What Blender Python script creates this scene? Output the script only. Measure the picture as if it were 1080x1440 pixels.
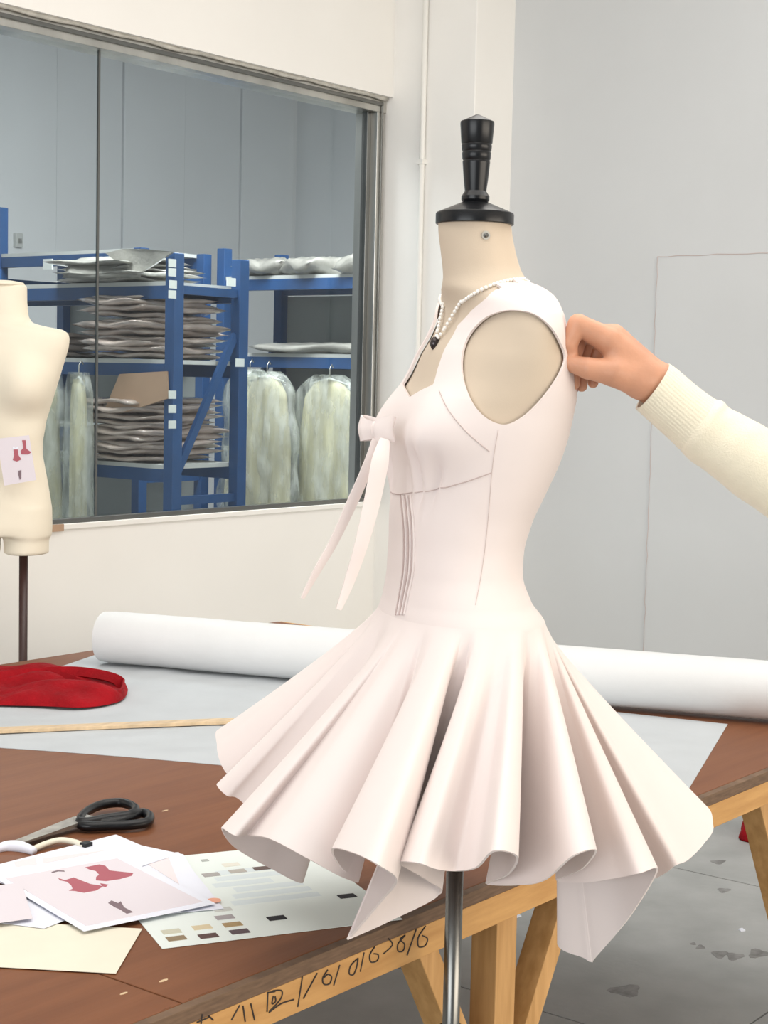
import bpy, bmesh, math, random
import numpy as np
from mathutils import Vector, Matrix
from mathutils.bvhtree import BVHTree

for o in list(bpy.data.objects):
    bpy.data.objects.remove(o, do_unlink=True)
S = bpy.context.scene
COL = S.collection
random.seed(7)
rng = np.random.default_rng(7)

# ---------------------------------------------------------------- camera
# World axes follow the room: X runs along the glazed wall, Y runs towards it, Z up, metres.
FPX = 2300.0
fw = np.array([.789, .614, 0.]); fw /= np.linalg.norm(fw)
rt = np.array([fw[1], -fw[0], 0.])
PIT, ROL = math.radians(4.72), math.radians(1.3)
CAMP = np.array([0., 0., 1.55])
cF = fw * math.cos(PIT) + np.array([0, 0, -math.sin(PIT)])
_U0 = np.cross(rt, cF)
cU = math.cos(ROL) * _U0 - math.sin(ROL) * rt
cR = math.cos(ROL) * rt + math.sin(ROL) * _U0
cam = bpy.data.cameras.new('camera')
cam.sensor_fit = 'VERTICAL'; cam.sensor_height = 36; cam.lens = FPX / 1440 * 36
cam.clip_start = .05; cam.clip_end = 60
camo = bpy.data.objects.new('camera', cam); COL.objects.link(camo)
camo.matrix_world = Matrix(((cR[0], cU[0], -cF[0], CAMP[0]), (cR[1], cU[1], -cF[1], CAMP[1]),
                            (cR[2], cU[2], -cF[2], CAMP[2]), (0, 0, 0, 1)))
S.camera = camo

# ---------------------------------------------------------------- light and exposure
S.view_settings.view_transform = 'Standard'; S.view_settings.look = 'None'
S.view_settings.gamma = 1; S.view_settings.use_curve_mapping = False
S.view_settings.exposure = 0.14
wd = bpy.data.worlds.new('world'); S.world = wd; wd.use_nodes = True
bg = wd.node_tree.nodes['Background']
bg.inputs[0].default_value = (.86, .93, 1.0, 1); bg.inputs[1].default_value = 0.25

def area(name, loc, target, sx, sy, power, col):
    l = bpy.data.lights.new(name, 'AREA'); l.shape = 'RECTANGLE'; l.size = sx; l.size_y = sy
    l.energy = power; l.color = col
    o = bpy.data.objects.new(name, l); COL.objects.link(o); o.location = loc
    o.rotation_euler = (Vector(target) - Vector(loc)).to_track_quat('-Z', 'Y').to_euler()
    return o
area('daylight_window_row', (3.6, -7.0, 2.0), (3.6, 4, 1.6), 9.0, 3.0, 450, (1, .89, .755))
area('daylight_side_window', (-6.0, .4, 2.0), (3, 1.6, 1.2), 6.0, 3.0, 265, (.95, .98, 1))
area('ceiling_light', (2.3, 1.2, 3.55), (2.3, 1.2, 0), 4.5, 3.0, 92, (1, .97, .93))
area('storeroom_light', (5.2, 5.0, 3.4), (5.4, 5.5, 0), 2.6, 1.0, 160, (1, 1, 1))

# ---------------------------------------------------------------- helpers
def ray(x, y): return cF + cR * ((x - 540) / FPX) + cU * ((720 - y) / FPX)
# measurements taken in the photograph (pixels of the 1080 x 1440 frame) turned into room coordinates
def Pd(x, y, D): d = ray(x, y); return CAMP + d * (D / (d @ fw))     # at a known distance
def Pz(x, y, z): d = ray(x, y); return CAMP + d * ((z - CAMP[2]) / d[2])   # on a level plane
def Pn(x, y, n): d = ray(x, y); return CAMP + d * (n / d[1])         # on a plane parallel to the glazed wall
def Pu(x, y, u): d = ray(x, y); return CAMP + d * (u / d[0])         # on a plane parallel to the right wall

MATS = {}
def mat(name, col, rough=.6, metal=0., spec=.5, noise=0., nscale=8., bump=0., bscale=60., sheen=0., coat=0., emit=None, sub=0., stretch=None, col2=None, trans=0., alpha=1.):
    m = bpy.data.materials.new(name); m.use_nodes = True; nt = m.node_tree
    b = nt.nodes['Principled BSDF']
    b.inputs['Base Color'].default_value = (*col, 1); b.inputs['Roughness'].default_value = rough
    b.inputs['Metallic'].default_value = metal; b.inputs['Specular IOR Level'].default_value = spec
    if sheen: b.inputs['Sheen Weight'].default_value = sheen
    if coat: b.inputs['Coat Weight'].default_value = coat; b.inputs['Coat Roughness'].default_value = .12
    if sub:
        b.inputs['Subsurface Weight'].default_value = sub; b.inputs['Subsurface Radius'].default_value = (.012, .005, .003)
        b.inputs['Subsurface Scale'].default_value = .6
    if alpha < 1: b.inputs['Alpha'].default_value = alpha
    tc = nt.nodes.new('ShaderNodeTexCoord'); mp = nt.nodes.new('ShaderNodeMapping')
    nt.links.new(tc.outputs['Object'], mp.inputs[0])
    if stretch: mp.inputs['Scale'].default_value = stretch
    if noise or col2:
        n = nt.nodes.new('ShaderNodeTexNoise'); n.inputs['Scale'].default_value = nscale; n.inputs['Detail'].default_value = 6
        nt.links.new(mp.outputs[0], n.inputs[0])
        r = nt.nodes.new('ShaderNodeValToRGB')
        c2 = col2 if col2 else tuple(max(0, c * (1 - noise)) for c in col)
        r.color_ramp.elements[0].position = .32; r.color_ramp.elements[1].position = .68
        r.color_ramp.elements[0].color = (*c2, 1); r.color_ramp.elements[1].color = (*col, 1)
        nt.links.new(n.outputs[0], r.inputs[0]); nt.links.new(r.outputs[0], b.inputs['Base Color'])
    if bump:
        n2 = nt.nodes.new('ShaderNodeTexNoise'); n2.inputs['Scale'].default_value = bscale; n2.inputs['Detail'].default_value = 4
        nt.links.new(mp.outputs[0], n2.inputs[0])
        bp = nt.nodes.new('ShaderNodeBump'); bp.inputs['Strength'].default_value = bump; bp.inputs['Distance'].default_value = .01
        nt.links.new(n2.outputs[0], bp.inputs['Height']); nt.links.new(bp.outputs[0], b.inputs['Normal'])
    MATS[name] = m
    return m

M = MATS
mat('paint', (.87, .855, .82), .75, noise=.03, nscale=2.5, bump=.04, bscale=25)
mat('paint_shaded', (.63, .645, .65), .7, noise=.05, nscale=1.6, bump=.05, bscale=18)  # same wall paint, with the right wall's cool shade put into the colour
mat('store_paint', (.76, .775, .785), .7, noise=.04, nscale=2)
mat('concrete', (.42, .425, .42), .62, col2=(.33, .335, .33), nscale=5, bump=.12, bscale=45)
mat('stain', (.16, .155, .15), .6, col2=(.3, .295, .29), nscale=30)
mat('steel', (.62, .61, .57), .32, metal=1, noise=.25, nscale=9, stretch=(1, 1, .15), bump=.05, bscale=20)
mat('steel_dark', (.20, .20, .19), .28, metal=1)
mat('sealant', (.62, .60, .54), .7, noise=.3, nscale=30, bump=.5, bscale=40)
mat('black_paint', (.006, .0065, .008), .3, spec=.35)
mat('linen', (.61, .505, .39), .85, noise=.05, nscale=12, bump=.05, bscale=600, sheen=.1)
mat('linen_cream', (.80, .735, .60), .8, noise=.05, nscale=9, bump=.04, bscale=500)  # paler yellow-cream cover of the bare torso form
mat('dress', (.815, .725, .695), .72, noise=.015, nscale=20, bump=.02, bscale=900, sheen=.15)
mat('seam', (.56, .45, .425), .9)
mat('pearl', (.93, .90, .85), .16, coat=.6)
mat('dark_metal', (.06, .05, .05), .2, metal=.7)
mat('skin', (.62, .31, .19), .5, noise=.16, nscale=26, sub=.12, bump=.06, bscale=160)
mat('nail', (.66, .36, .30), .25, coat=.4)
mat('knit', (.84, .775, .61), .9, noise=.04, nscale=60, bump=.25, bscale=420, sheen=.3)
mat('ply_brown', (.215, .083, .036), .5, spec=.22, col2=(.175, .065, .028), nscale=7, stretch=(.5, 4.5, 1), bump=.03, bscale=30)
mat('ply_edge', (.20, .12, .07), .7, noise=.4, nscale=30, stretch=(1, 1, 8))
mat('pine', (.66, .37, .13), .6, col2=(.52, .27, .085), nscale=6, stretch=(1.2, 9, 9), bump=.05, bscale=40)
mat('pine_leg', (.66, .38, .15), .6, col2=(.50, .27, .09), nscale=6, stretch=(9, 9, .9), bump=.05, bscale=40)
mat('ink', (.035, .025, .02), .6)
mat('cloth_grey', (.52, .55, .575), .85, noise=.07, nscale=7, bump=.25, bscale=14)
mat('roll_white', (.72, .73, .735), .7, noise=.04, nscale=6, bump=.08, bscale=30)
mat('red_knit', (.34, .002, .008), .8, spec=.2, noise=.35, nscale=14, bump=.5, bscale=55)
mat('slat_wood', (.72, .54, .34), .6, noise=.25, nscale=12, stretch=(1, 6, 1))
mat('paper', (.78, .80, .89), .65)
mat('paper_pink', (.72, .665, .71), .65)
mat('paper_cream', (.80, .76, .63), .7, noise=.05, nscale=12)
mat('print_rose', (.40, .095, .125), .6)
mat('print_dark', (.19, .13, .15), .6)
mat('print_pale', (.80, .72, .74), .6)
mat('card', (.76, .82, .79), .6)
mat('print_blue', (.66, .73, .75), .6)
mat('blue_rack', (.022, .080, .22), .42, noise=.2, nscale=6)
mat('label_white', (.72, .75, .72), .6)
mat('shelf_board', (.55, .56, .54), .6)
mat('kraft', (.50, .33, .22), .75, noise=.15, nscale=6, bump=.1, bscale=20)
mat('tan_pack', (.66, .54, .475), .2, noise=.35, nscale=9, bump=1.0, bscale=22, coat=1)
mat('grey_pack', (.40, .385, .345), .3, noise=.35, nscale=7, bump=.7, bscale=22, coat=.6)
mat('cream_garment', (.84, .76, .52), .8, noise=.45, nscale=14, bump=.5, bscale=20, stretch=(1, 1, .15))
mat('brown_pole', (.045, .018, .015), .35)
mat('white_pipe', (.80, .79, .75), .5)
mat('yellow_tape', (.75, .66, .25), .6)
mat('scissor_steel', (.40, .37, .33), .35, metal=.8, noise=.4, nscale=40)

def shader_glass():
    m = bpy.data.materials.new('window_glass'); m.use_nodes = True; nt = m.node_tree; nt.nodes.clear()
    o = nt.nodes.new('ShaderNodeOutputMaterial'); mx = nt.nodes.new('ShaderNodeMixShader')
    t = nt.nodes.new('ShaderNodeBsdfTransparent'); t.inputs[0].default_value = (.86, .895, .90, 1)
    g = nt.nodes.new('ShaderNodeBsdfGlossy'); g.inputs['Roughness'].default_value = .03; g.inputs[0].default_value = (.9, .95, 1, 1)
    fr = nt.nodes.new('ShaderNodeFresnel'); fr.inputs[0].default_value = 1.45
    ge = nt.nodes.new('ShaderNodeNewGeometry'); mu = nt.nodes.new('ShaderNodeMath'); mu.operation = 'MULTIPLY'
    iv = nt.nodes.new('ShaderNodeMath'); iv.operation = 'SUBTRACT'; iv.inputs[0].default_value = 1
    nt.links.new(ge.outputs['Backfacing'], iv.inputs[1]); nt.links.new(fr.outputs[0], mu.inputs[0]); nt.links.new(iv.outputs[0], mu.inputs[1])
    nt.links.new(mu.outputs[0], mx.inputs[0]); nt.links.new(t.outputs[0], mx.inputs[1]); nt.links.new(g.outputs[0], mx.inputs[2])
    nt.links.new(mx.outputs[0], o.inputs[0]); MATS['glass'] = m
shader_glass()
def shader_film():
    m = bpy.data.materials.new('plastic_film'); m.use_nodes = True; nt = m.node_tree; nt.nodes.clear()
    o = nt.nodes.new('ShaderNodeOutputMaterial'); mx = nt.nodes.new('ShaderNodeMixShader')
    t = nt.nodes.new('ShaderNodeBsdfTransparent'); t.inputs[0].default_value = (.93, .95, .93, 1)
    p = nt.nodes.new('ShaderNodeBsdfPrincipled'); p.inputs['Base Color'].default_value = (.72, .75, .70, 1); p.inputs['Roughness'].default_value = .16
    n = nt.nodes.new('ShaderNodeTexNoise'); n.inputs['Scale'].default_value = 14; n.inputs['Detail'].default_value = 5
    tc = nt.nodes.new('ShaderNodeTexCoord'); mp = nt.nodes.new('ShaderNodeMapping'); mp.inputs['Scale'].default_value = (1.4, 1.4, .4)
    nt.links.new(tc.outputs['Object'], mp.inputs[0]); nt.links.new(mp.outputs[0], n.inputs[0])
    bp = nt.nodes.new('ShaderNodeBump'); bp.inputs['Strength'].default_value = .8; bp.inputs['Distance'].default_value = .02
    nt.links.new(n.outputs[0], bp.inputs['Height']); nt.links.new(bp.outputs[0], p.inputs['Normal'])
    r = nt.nodes.new('ShaderNodeMapRange'); r.inputs[1].default_value = .35; r.inputs[2].default_value = .7
    r.inputs[3].default_value = .10; r.inputs[4].default_value = .55
    nt.links.new(n.outputs[0], r.inputs[0]); nt.links.new(r.outputs[0], mx.inputs[0])
    nt.links.new(t.outputs[0], mx.inputs[1]); nt.links.new(p.outputs[0], mx.inputs[2]); nt.links.new(mx.outputs[0], o.inputs[0])
    MATS['film'] = m
shader_film()

# ---- object builders
def tag(o, label=None, cat=None, group=None, kind=None):
    if label: o['label'] = label
    if cat: o['category'] = cat
    if group: o['group'] = group
    if kind: o['kind'] = kind
    return o
def empty(name, loc=(0, 0, 0), label=None, cat=None, group=None):
    o = bpy.data.objects.new(name, None); COL.objects.link(o); o.location = Vector(loc); o.empty_display_size = .1
    return tag(o, label, cat, group)
def obj(name, verts, faces, m, parent=None, smooth=True, label=None):
    me = bpy.data.meshes.new(name)
    me.from_pydata([tuple(map(float, v)) for v in verts], [], [tuple(map(int, q)) for q in faces]); me.update()
    if m: me.materials.append(M[m])
    if smooth: me.polygons.foreach_set('use_smooth', [True] * len(me.polygons))
    o = bpy.data.objects.new(name, me); COL.objects.link(o)
    if label: o['label'] = label
    if parent:
        o.parent = parent
        o.matrix_parent_inverse = Matrix.Translation(-parent.location) if parent.parent is None else parent_inv(parent)
    return o
def parent_inv(p):
    mw = Matrix.Identity(4); c = p; chain = []
    while c: chain.append(c); c = c.parent
    for c in reversed(chain): mw = mw @ (c.matrix_parent_inverse if c.parent else Matrix.Identity(4)) @ c.matrix_basis
    return mw.inverted()
class MB:
    def __init__(s): s.v = []; s.f = []
    def add(s, v, f):
        k = len(s.v); s.v += [tuple(p) for p in v]; s.f += [tuple(i + k for i in q) for q in f]; return s
    def box(s, lo, hi):
        x0, y0, z0 = lo; x1, y1, z1 = hi
        return s.add([(x0, y0, z0), (x1, y0, z0), (x1, y1, z0), (x0, y1, z0), (x0, y0, z1), (x1, y0, z1), (x1, y1, z1), (x0, y1, z1)],
                     [(0, 3, 2, 1), (4, 5, 6, 7), (0, 1, 5, 4), (1, 2, 6, 5), (2, 3, 7, 6), (3, 0, 4, 7)])
    def bar(s, a, b, w, d, side=(0, 1, 0)):
        a = np.array(a, float); b = np.array(b, float); t = b - a; t /= np.linalg.norm(t)
        sd = np.array(side, float); sd -= t * (sd @ t); sd /= np.linalg.norm(sd); o = np.cross(t, sd)
        P = []
        for c in (a, b):
            for i, j in ((-1, -1), (1, -1), (1, 1), (-1, 1)): P.append(c + o * (i * w / 2) + sd * (j * d / 2))
        return s.add(P, [(0, 3, 2, 1), (4, 5, 6, 7), (0, 1, 5, 4), (1, 2, 6, 5), (2, 3, 7, 6), (3, 0, 4, 7)])
    def prism(s, pts, z0, z1):
        n = len(pts); P = [(p[0], p[1], z0) for p in pts] + [(p[0], p[1], z1) for p in pts]
        a = sum(pts[i][0] * pts[(i + 1) % n][1] - pts[(i + 1) % n][0] * pts[i][1] for i in range(n))
        F = [tuple(range(n, 2 * n)), tuple(reversed(range(n)))] + [(i, (i + 1) % n, n + (i + 1) % n, n + i) for i in range(n)]
        if a < 0: F = [tuple(reversed(q)) for q in F]
        return s.add(P, F)
    def tube(s, pts, rad, seg=10, cap=True):
        pts = np.array(pts, float); n = len(pts); rad = np.broadcast_to(np.array(rad, float), (n,))
        T = np.gradient(pts, axis=0); T /= np.linalg.norm(T, axis=1)[:, None] + 1e-12
        up = np.array([0, 0, 1.]) if abs(T[0][2]) < .9 else np.array([1., 0, 0])
        a = np.cross(T[0], up); a /= np.linalg.norm(a); V = []
        for i in range(n):
            a = a - T[i] * (a @ T[i]); a /= np.linalg.norm(a); b = np.cross(T[i], a)
            for k in range(seg):
                q = 2 * math.pi * k / seg; V.append(pts[i] + (a * math.cos(q) + b * math.sin(q)) * rad[i])
        F = [(i * seg + k, i * seg + (k + 1) % seg, (i + 1) * seg + (k + 1) % seg, (i + 1) * seg + k) for i in range(n - 1) for k in range(seg)]
        if cap: F += [tuple(reversed(range(seg))), tuple((n - 1) * seg + k for k in range(seg))]
        return s.add(V, F)
    def lathe(s, c, prof, seg=32):
        V = []; n = len(prof)
        for r, z in prof:
            for k in range(seg):
                q = 2 * math.pi * k / seg; V.append((c[0] + r * math.cos(q), c[1] + r * math.sin(q), c[2] + z))
        F = [(i * seg + k, i * seg + (k + 1) % seg, (i + 1) * seg + (k + 1) % seg, (i + 1) * seg + k) for i in range(n - 1) for k in range(seg)]
        if prof[0][0] > 1e-6: F.append(tuple(reversed(range(seg))))
        if prof[-1][0] > 1e-6: F.append(tuple((n - 1) * seg + k for k in range(seg)))
        return s.add(V, F)
    def build(s, name, m, parent=None, smooth=False, label=None): return obj(name, s.v, s.f, m, parent, smooth, label)
def bevel(o, w, seg=2):
    b = o.modifiers.new('bevel', 'BEVEL'); b.width = w; b.segments = seg; b.limit_method = 'ANGLE'; return o
def autosmooth(o, deg=40):
    me = o.data; bm = bmesh.new(); bm.from_mesh(me)
    for e in bm.edges:
        if len(e.link_faces) == 2 and e.calc_face_angle(0) > math.radians(deg): e.smooth = False
    for f_ in bm.faces: f_.smooth = True
    bm.to_mesh(me); bm.free(); return o
def solid(o, t, off=1):
    s = o.modifiers.new('thickness', 'SOLIDIFY'); s.thickness = t; s.offset = off
    e = o.modifiers.new('crisp_rim', 'EDGE_SPLIT'); e.split_angle = math.radians(60); return o
def copyobj(src, parent=None, loc=None):
    c = src.copy(); COL.objects.link(c)
    if parent: c.parent = parent
    if loc is not None: c.location = Vector(loc)
    return c
def catmull(P, n, closed=False):
    P = np.array(P, float); K = len(P)
    if closed: idx = lambda i: P[i % K]; segs = K
    else: idx = lambda i: P[min(max(i, 0), K - 1)]; segs = K - 1
    out = []
    for k in range(n):
        t = k * segs / (n if closed else n - 1); i = min(int(t), segs - 1) if not closed else int(t); u = t - i
        a, b, c, d = idx(i - 1), idx(i), idx(i + 1), idx(i + 2)
        out.append(.5 * ((2 * b) + (c - a) * u + (2 * a - 5 * b + 4 * c - d) * u * u + (3 * b - a - 3 * c + d) * u ** 3))
    return np.array(out)
def surface_nets(fn, lo, hi, h):
    lo = np.array(lo, float); hi = np.array(hi, float); n = np.ceil((hi - lo) / h).astype(int) + 1
    ax = [lo[i] + h * np.arange(n[i]) for i in range(3)]
    X, Y, Z = np.meshgrid(*ax, indexing='ij'); D = fn(X, Y, Z).astype(np.float32)
    c = [D[i:n[0] - 1 + i, j:n[1] - 1 + j, k:n[2] - 1 + k] for i in (0, 1) for j in (0, 1) for k in (0, 1)]
    off = np.array([(i, j, k) for i in (0, 1) for j in (0, 1) for k in (0, 1)], float)
    neg = sum((q < 0).astype(np.int8) for q in c); act = (neg > 0) & (neg < 8)
    ids = -np.ones(act.shape, int); ids[act] = np.arange(act.sum()); I = np.argwhere(act).astype(float)
    vals = np.stack([q[act] for q in c], 1); acc = np.zeros((len(I), 3)); cnt = np.zeros(len(I))
    for a in range(8):
        for b in range(a + 1, 8):
            if np.abs(off[a] - off[b]).sum() != 1: continue
            m = (vals[:, a] < 0) != (vals[:, b] < 0); t = vals[:, a] / (vals[:, a] - vals[:, b] + 1e-12)
            acc[m] += off[a] + (off[b] - off[a]) * t[m][:, None]; cnt[m] += 1
    V = lo + h * (I + acc / cnt[:, None]); F = []
    for axi in range(3):
        s0 = [slice(1, -1)] * 3; s1 = [slice(1, -1)] * 3; s0[axi] = slice(0, -1); s1[axi] = slice(1, None)
        A = D[tuple(s0)] < 0; B = D[tuple(s1)] < 0; e = np.argwhere(A != B); sg = A[tuple(e.T)]
        base = e.copy(); o1, o2 = [q for q in range(3) if q != axi]
        base[:, o1] += 1; base[:, o2] += 1
        def g(d1, d2):
            q = base.copy(); q[:, o1] -= d1; q[:, o2] -= d2; return ids[tuple(q.T)]
        q = np.stack([g(1, 1), g(0, 1), g(0, 0), g(1, 0)], 1)
        flip = sg if axi != 1 else ~sg
        q[~flip] = q[~flip][:, ::-1]; F.append(q[(q >= 0).all(1)])
    return V, np.concatenate(F)
def smin(a, b, k):
    h = np.clip(.5 + .5 * (b - a) / k, 0, 1); return b + (a - b) * h - k * h * (1 - h)
def cone_sdf(P, a, b, ra, rb):
    a = np.array(a); b = np.array(b); ab = b - a; L = ab @ ab
    t = np.clip(((P[0] - a[0]) * ab[0] + (P[1] - a[1]) * ab[1] + (P[2] - a[2]) * ab[2]) / L, 0, 1)
    d = np.sqrt((P[0] - a[0] - ab[0] * t) ** 2 + (P[1] - a[1] - ab[1] * t) ** 2 + (P[2] - a[2] - ab[2] * t) ** 2)
    return d - (ra + (rb - ra) * t)
def pchip(xs, ys, x):
    xs = np.array(xs, float); ys = np.array(ys, float); h = np.diff(xs); d = np.diff(ys) / h; m = np.zeros(len(xs))
    for i in range(1, len(xs) - 1):
        if d[i - 1] * d[i] > 0: m[i] = 2 * d[i - 1] * d[i] / (d[i - 1] + d[i]) if True else 0
    m[0], m[-1] = d[0], d[-1]
    i = np.clip(np.searchsorted(xs, x) - 1, 0, len(xs) - 2); t = (x - xs[i]) / h[i]
    return (2*t**3-3*t**2+1)*ys[i] + (t**3-2*t**2+t)*h[i]*m[i] + (-2*t**3+3*t**2)*ys[i+1] + (t**3-t**2)*h[i]*m[i+1]

#STRUCTURE
# ---------------------------------------------------------------- the room
WN = 4.10          # face of the glazed wall
UC, NC = 5.21, 3.66   # corner pillar
UR = 5.47          # right wall
ZS, ZH = 1.035, 2.625  # glazed opening
ZC = 3.60
def struct(name, mb, m, parent=None, **k):
    o = mb.build(name, m, parent, **k)
    if parent is None: o['kind'] = 'structure'
    return o
fl = struct('floor', MB().box((-3, -4, -.10), (UR, WN, -.006)), 'concrete')
# cast slabs with open joints
ang = math.radians(8)
for iu in range(5):
    for jn in range(6):
        u0, n0 = 2.05 + (iu - 2) * 1.30, .35 + (jn - 2) * 1.30
        b = MB().box((max(u0 + .003, -2.9), n0 + .003, -.006), (min(u0 + 1.297, UR), min(n0 + 1.297, WN), 0))
        b.build('floor_slab', 'concrete', fl)
struct('ceiling', MB().box((-3, -4, ZC), (UR, WN, ZC + .1)), 'paint')
wl = struct('wall_left', MB().box((-2, WN, 0), (UC + .02, WN + .20, ZS)), 'paint')
MB().box((-2, WN - .045, ZH + .03), (UC, WN + .20, ZC)).build('header', 'paint', wl)
MB().box((-2, WN, ZS), (1.5, WN + .20, ZH + .03)).build('pier', 'paint', wl)
bevel(struct('wall_corner', MB().box((UC, NC, 0), (UR + .1, WN + .13, ZC)), 'paint'), .004)
wr = struct('wall_right', MB().box((UR, -4, 0), (UR + .12, NC + .02, ZC)), 'paint_shaded')
# shallow plastered patch on the right wall, proud by a few millimetres
zp = 2.02
MB().box((UR - .004, .6, 0), (UR, 2.99, zp)).build('plaster_patch', 'paint_shaded', wr)
crk = MB(); c0 = []
for k in range(60): c0.append((UR - .005, .6 + (2.99 - .6) * k / 59, zp + .004 * math.sin(k * 1.7) * random.random()))
crk.tube(c0, .0012, 5)
c0 = [(UR - .005, 2.99 + .004 * math.sin(k * 2.1) * random.random(), zp - k * .035) for k in range(50)]
crk.tube(c0, .0009, 5); crk.build('crack', 'seam', wr)
# pipe on the pillar
pp = MB(); pa = Pu(597, 200, UC)
pp.tube([(UC - .014, pa[1], z) for z in (0.05, 1.2, 2.4, ZC)], .011, 12)
po = empty('wall_pipe', (UC - .014, pa[1], 0), 'thin white conduit running up the side of the corner pillar', 'pipe')
pp.build('tube', 'white_pipe', po, smooth=True)
cl = Pu(597, 228, UC)[2]
for z in (cl, .5): MB().box((UC - .030, pa[1] - .014, z - .009), (UC, pa[1] + .016, z + .009)).build('clip', 'white_pipe', po)

# glazed opening: frame, beads, sill, panes
w1 = empty('window_1', (3.5, WN, ZS)); w1['kind'] = 'structure'
U0 = 1.5
def wpart(name, lo, hi, m): return bevel(MB().box(lo, hi).build(name, m, w1), .002)
wpart('frame_head', (U0, WN - .012, ZH - .030), (UC, WN + .10, ZH + .03), 'steel')
wpart('frame_head_bead', (U0, WN - .022, ZH - .006), (UC - .03, WN - .012, ZH + .008), 'steel_dark')
wpart('frame_jamb', (UC - .055, WN - .012, ZS), (UC - .015, WN + .10, ZH - .030), 'steel')
wpart('frame_jamb_bead', (UC - .078, WN + .02, ZS + .03), (UC - .055, WN + .05, ZH - .03), 'steel_dark')
wpart('frame_jamb_edge', (UC - .036, WN - .020, ZS), (UC - .029, WN - .012, ZH + .01), 'steel_dark')
wpart('window_sill', (U0, WN - .010, ZS - .006), (UC, WN + .10, ZS + .012), 'paint')
wpart('frame_sill_bead', (U0, WN + .005, ZS + .012), (UC - .03, WN + .03, ZS + .028), 'steel_dark')
us = 3.725
def pane(u0, u1):
    return MB().box((u0, WN + .030, ZS + .02), (u1, WN + .040, ZH - .02)).build('pane', 'glass', w1)
pane(U0, us - .003); pane(us + .003, UC - .06)
MB().box((us - .004, WN + .024, ZS + .02), (us + .004, WN + .030, ZH - .02)).build('glazing_joint', 'steel_dark', w1)
# rough line of sealant above the frame
sl = MB(); q = []
for k in range(90):
    q.append((U0 + (UC - .02 - U0) * k / 89, WN - .022, ZH + .026 + .004 * math.sin(k * .9) * random.random()))
sl.tube(q, [.007 + .004 * random.random() for _ in q], 6); sl.build('sealant_bead', 'sealant', w1, smooth=True)
bl = Pn(88, 741, WN - .03)
MB().box((bl[0] - .05, WN - .014, ZS - .010), (bl[0] + .02, WN - .008, ZS + .013)).build('tape', 'kraft', w1)

# storeroom behind the glass
NB, UB = 8.4, 9.6
wb = struct('wall_back', MB().box((0, NB, 0), (UB, NB + .1, 3.7)), 'store_paint')
pw = .585
for k in range(14):
    u = 1.35 + k * pw
    bevel(MB().box((u + .005, NB - .018 - .012 * (k % 2), .05), (u + pw - .005, NB, 3.7)).build('wall_panel', 'store_paint', wb), .004)
struct('floor_storeroom', MB().box((0, WN + .2, -.1), (UB, NB, 0)), 'concrete')
struct('ceiling_storeroom', MB().box((0, WN + .2, 3.70), (UB, NB, 3.8)), 'cloth_grey')
struct('wall_end', MB().box((UB, WN + .2, 0), (UB + .1, NB, 3.7)), 'store_paint')
so = Pn(22, 338, NB - .02)
so_o = empty('wall_switch', so, 'small grey switch box on the storeroom back wall', 'switch')
bevel(MB().box((so[0] - .028, NB - .06, so[2] - .045), (so[0] + .028, NB - .024, so[2] + .045)).build('box', 'shelf_board', so_o), .004)
MB().box((so[0] - .012, NB - .066, so[2] - .02), (so[0] + .012, NB - .06, so[2] + .01)).build('rocker', 'steel', so_o)
#ENDSTRUCTURE

#TABLE
# ---------------------------------------------------------------- cutting table
ZT = .76; N0, N1, UE = 1.40, 3.46, 3.92
tb = empty('cutting_table', (2.2, 2.4, 0), 'large brown-topped cutting table on a pale pine frame', 'table')
us2 = 1.43
bevel(MB().box((-.6, N0 + .016, ZT - .018), (us2 - .0012, N1, ZT)).build('top_board', 'ply_brown', tb), .0015)
bevel(MB().box((us2 + .0012, N0 + .016, ZT - .018), (UE - .016, N1, ZT)).build('top_board', 'ply_brown', tb), .0015)
# pine edging flush with the top, ink figures on its face
edg = bevel(MB().box((-.6, N0, ZT - .070), (UE, N0 + .016, ZT - .022)).build('apron', 'pine', tb), .0015)
bevel(MB().box((-.6, N0, ZT - .022), (UE, N0 + .016, ZT - .0005)).build('edge_strip', 'ply_edge', tb), .001)
bevel(MB().box((UE - .016, N0 + .017, ZT - .07), (UE, N1, ZT - .001)).build('apron', 'pine', tb), .0015)
bevel(MB().box((-.6, N1 - .03, ZT - .07), (UE - .017, N1 - .002, ZT - .019)).build('apron', 'pine', tb), .0015)
def leg(u, n, sgn):
    p = MB().bar((u, n, .0), (u, n, ZT - .019), .058, .050, (0, 1, 0))
    bevel(p.build('leg', 'pine_leg', tb), .0015)
    for d in (-1, 1):
        b = MB().bar((u + d * .025, n + .004 * sgn, .36), (u + d * .215, n + .004 * sgn, ZT - .071), .042, .05, (0, 1, 0))
        bevel(b.build('knee_brace', 'pine_leg', tb), .0015)
for u in (.55, 2.175, 3.36):
    for n, sg in ((N0 + .045, 1), (N1 - .06, -1)): leg(u, n, sg)
for u in (.55, 2.175, 3.36):
    bevel(MB().box((u - .02, N0 + .071, ZT - .07), (u + .02, N1 - .03, ZT - .019)).build('cross_rail', 'pine', tb), .0015)
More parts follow.
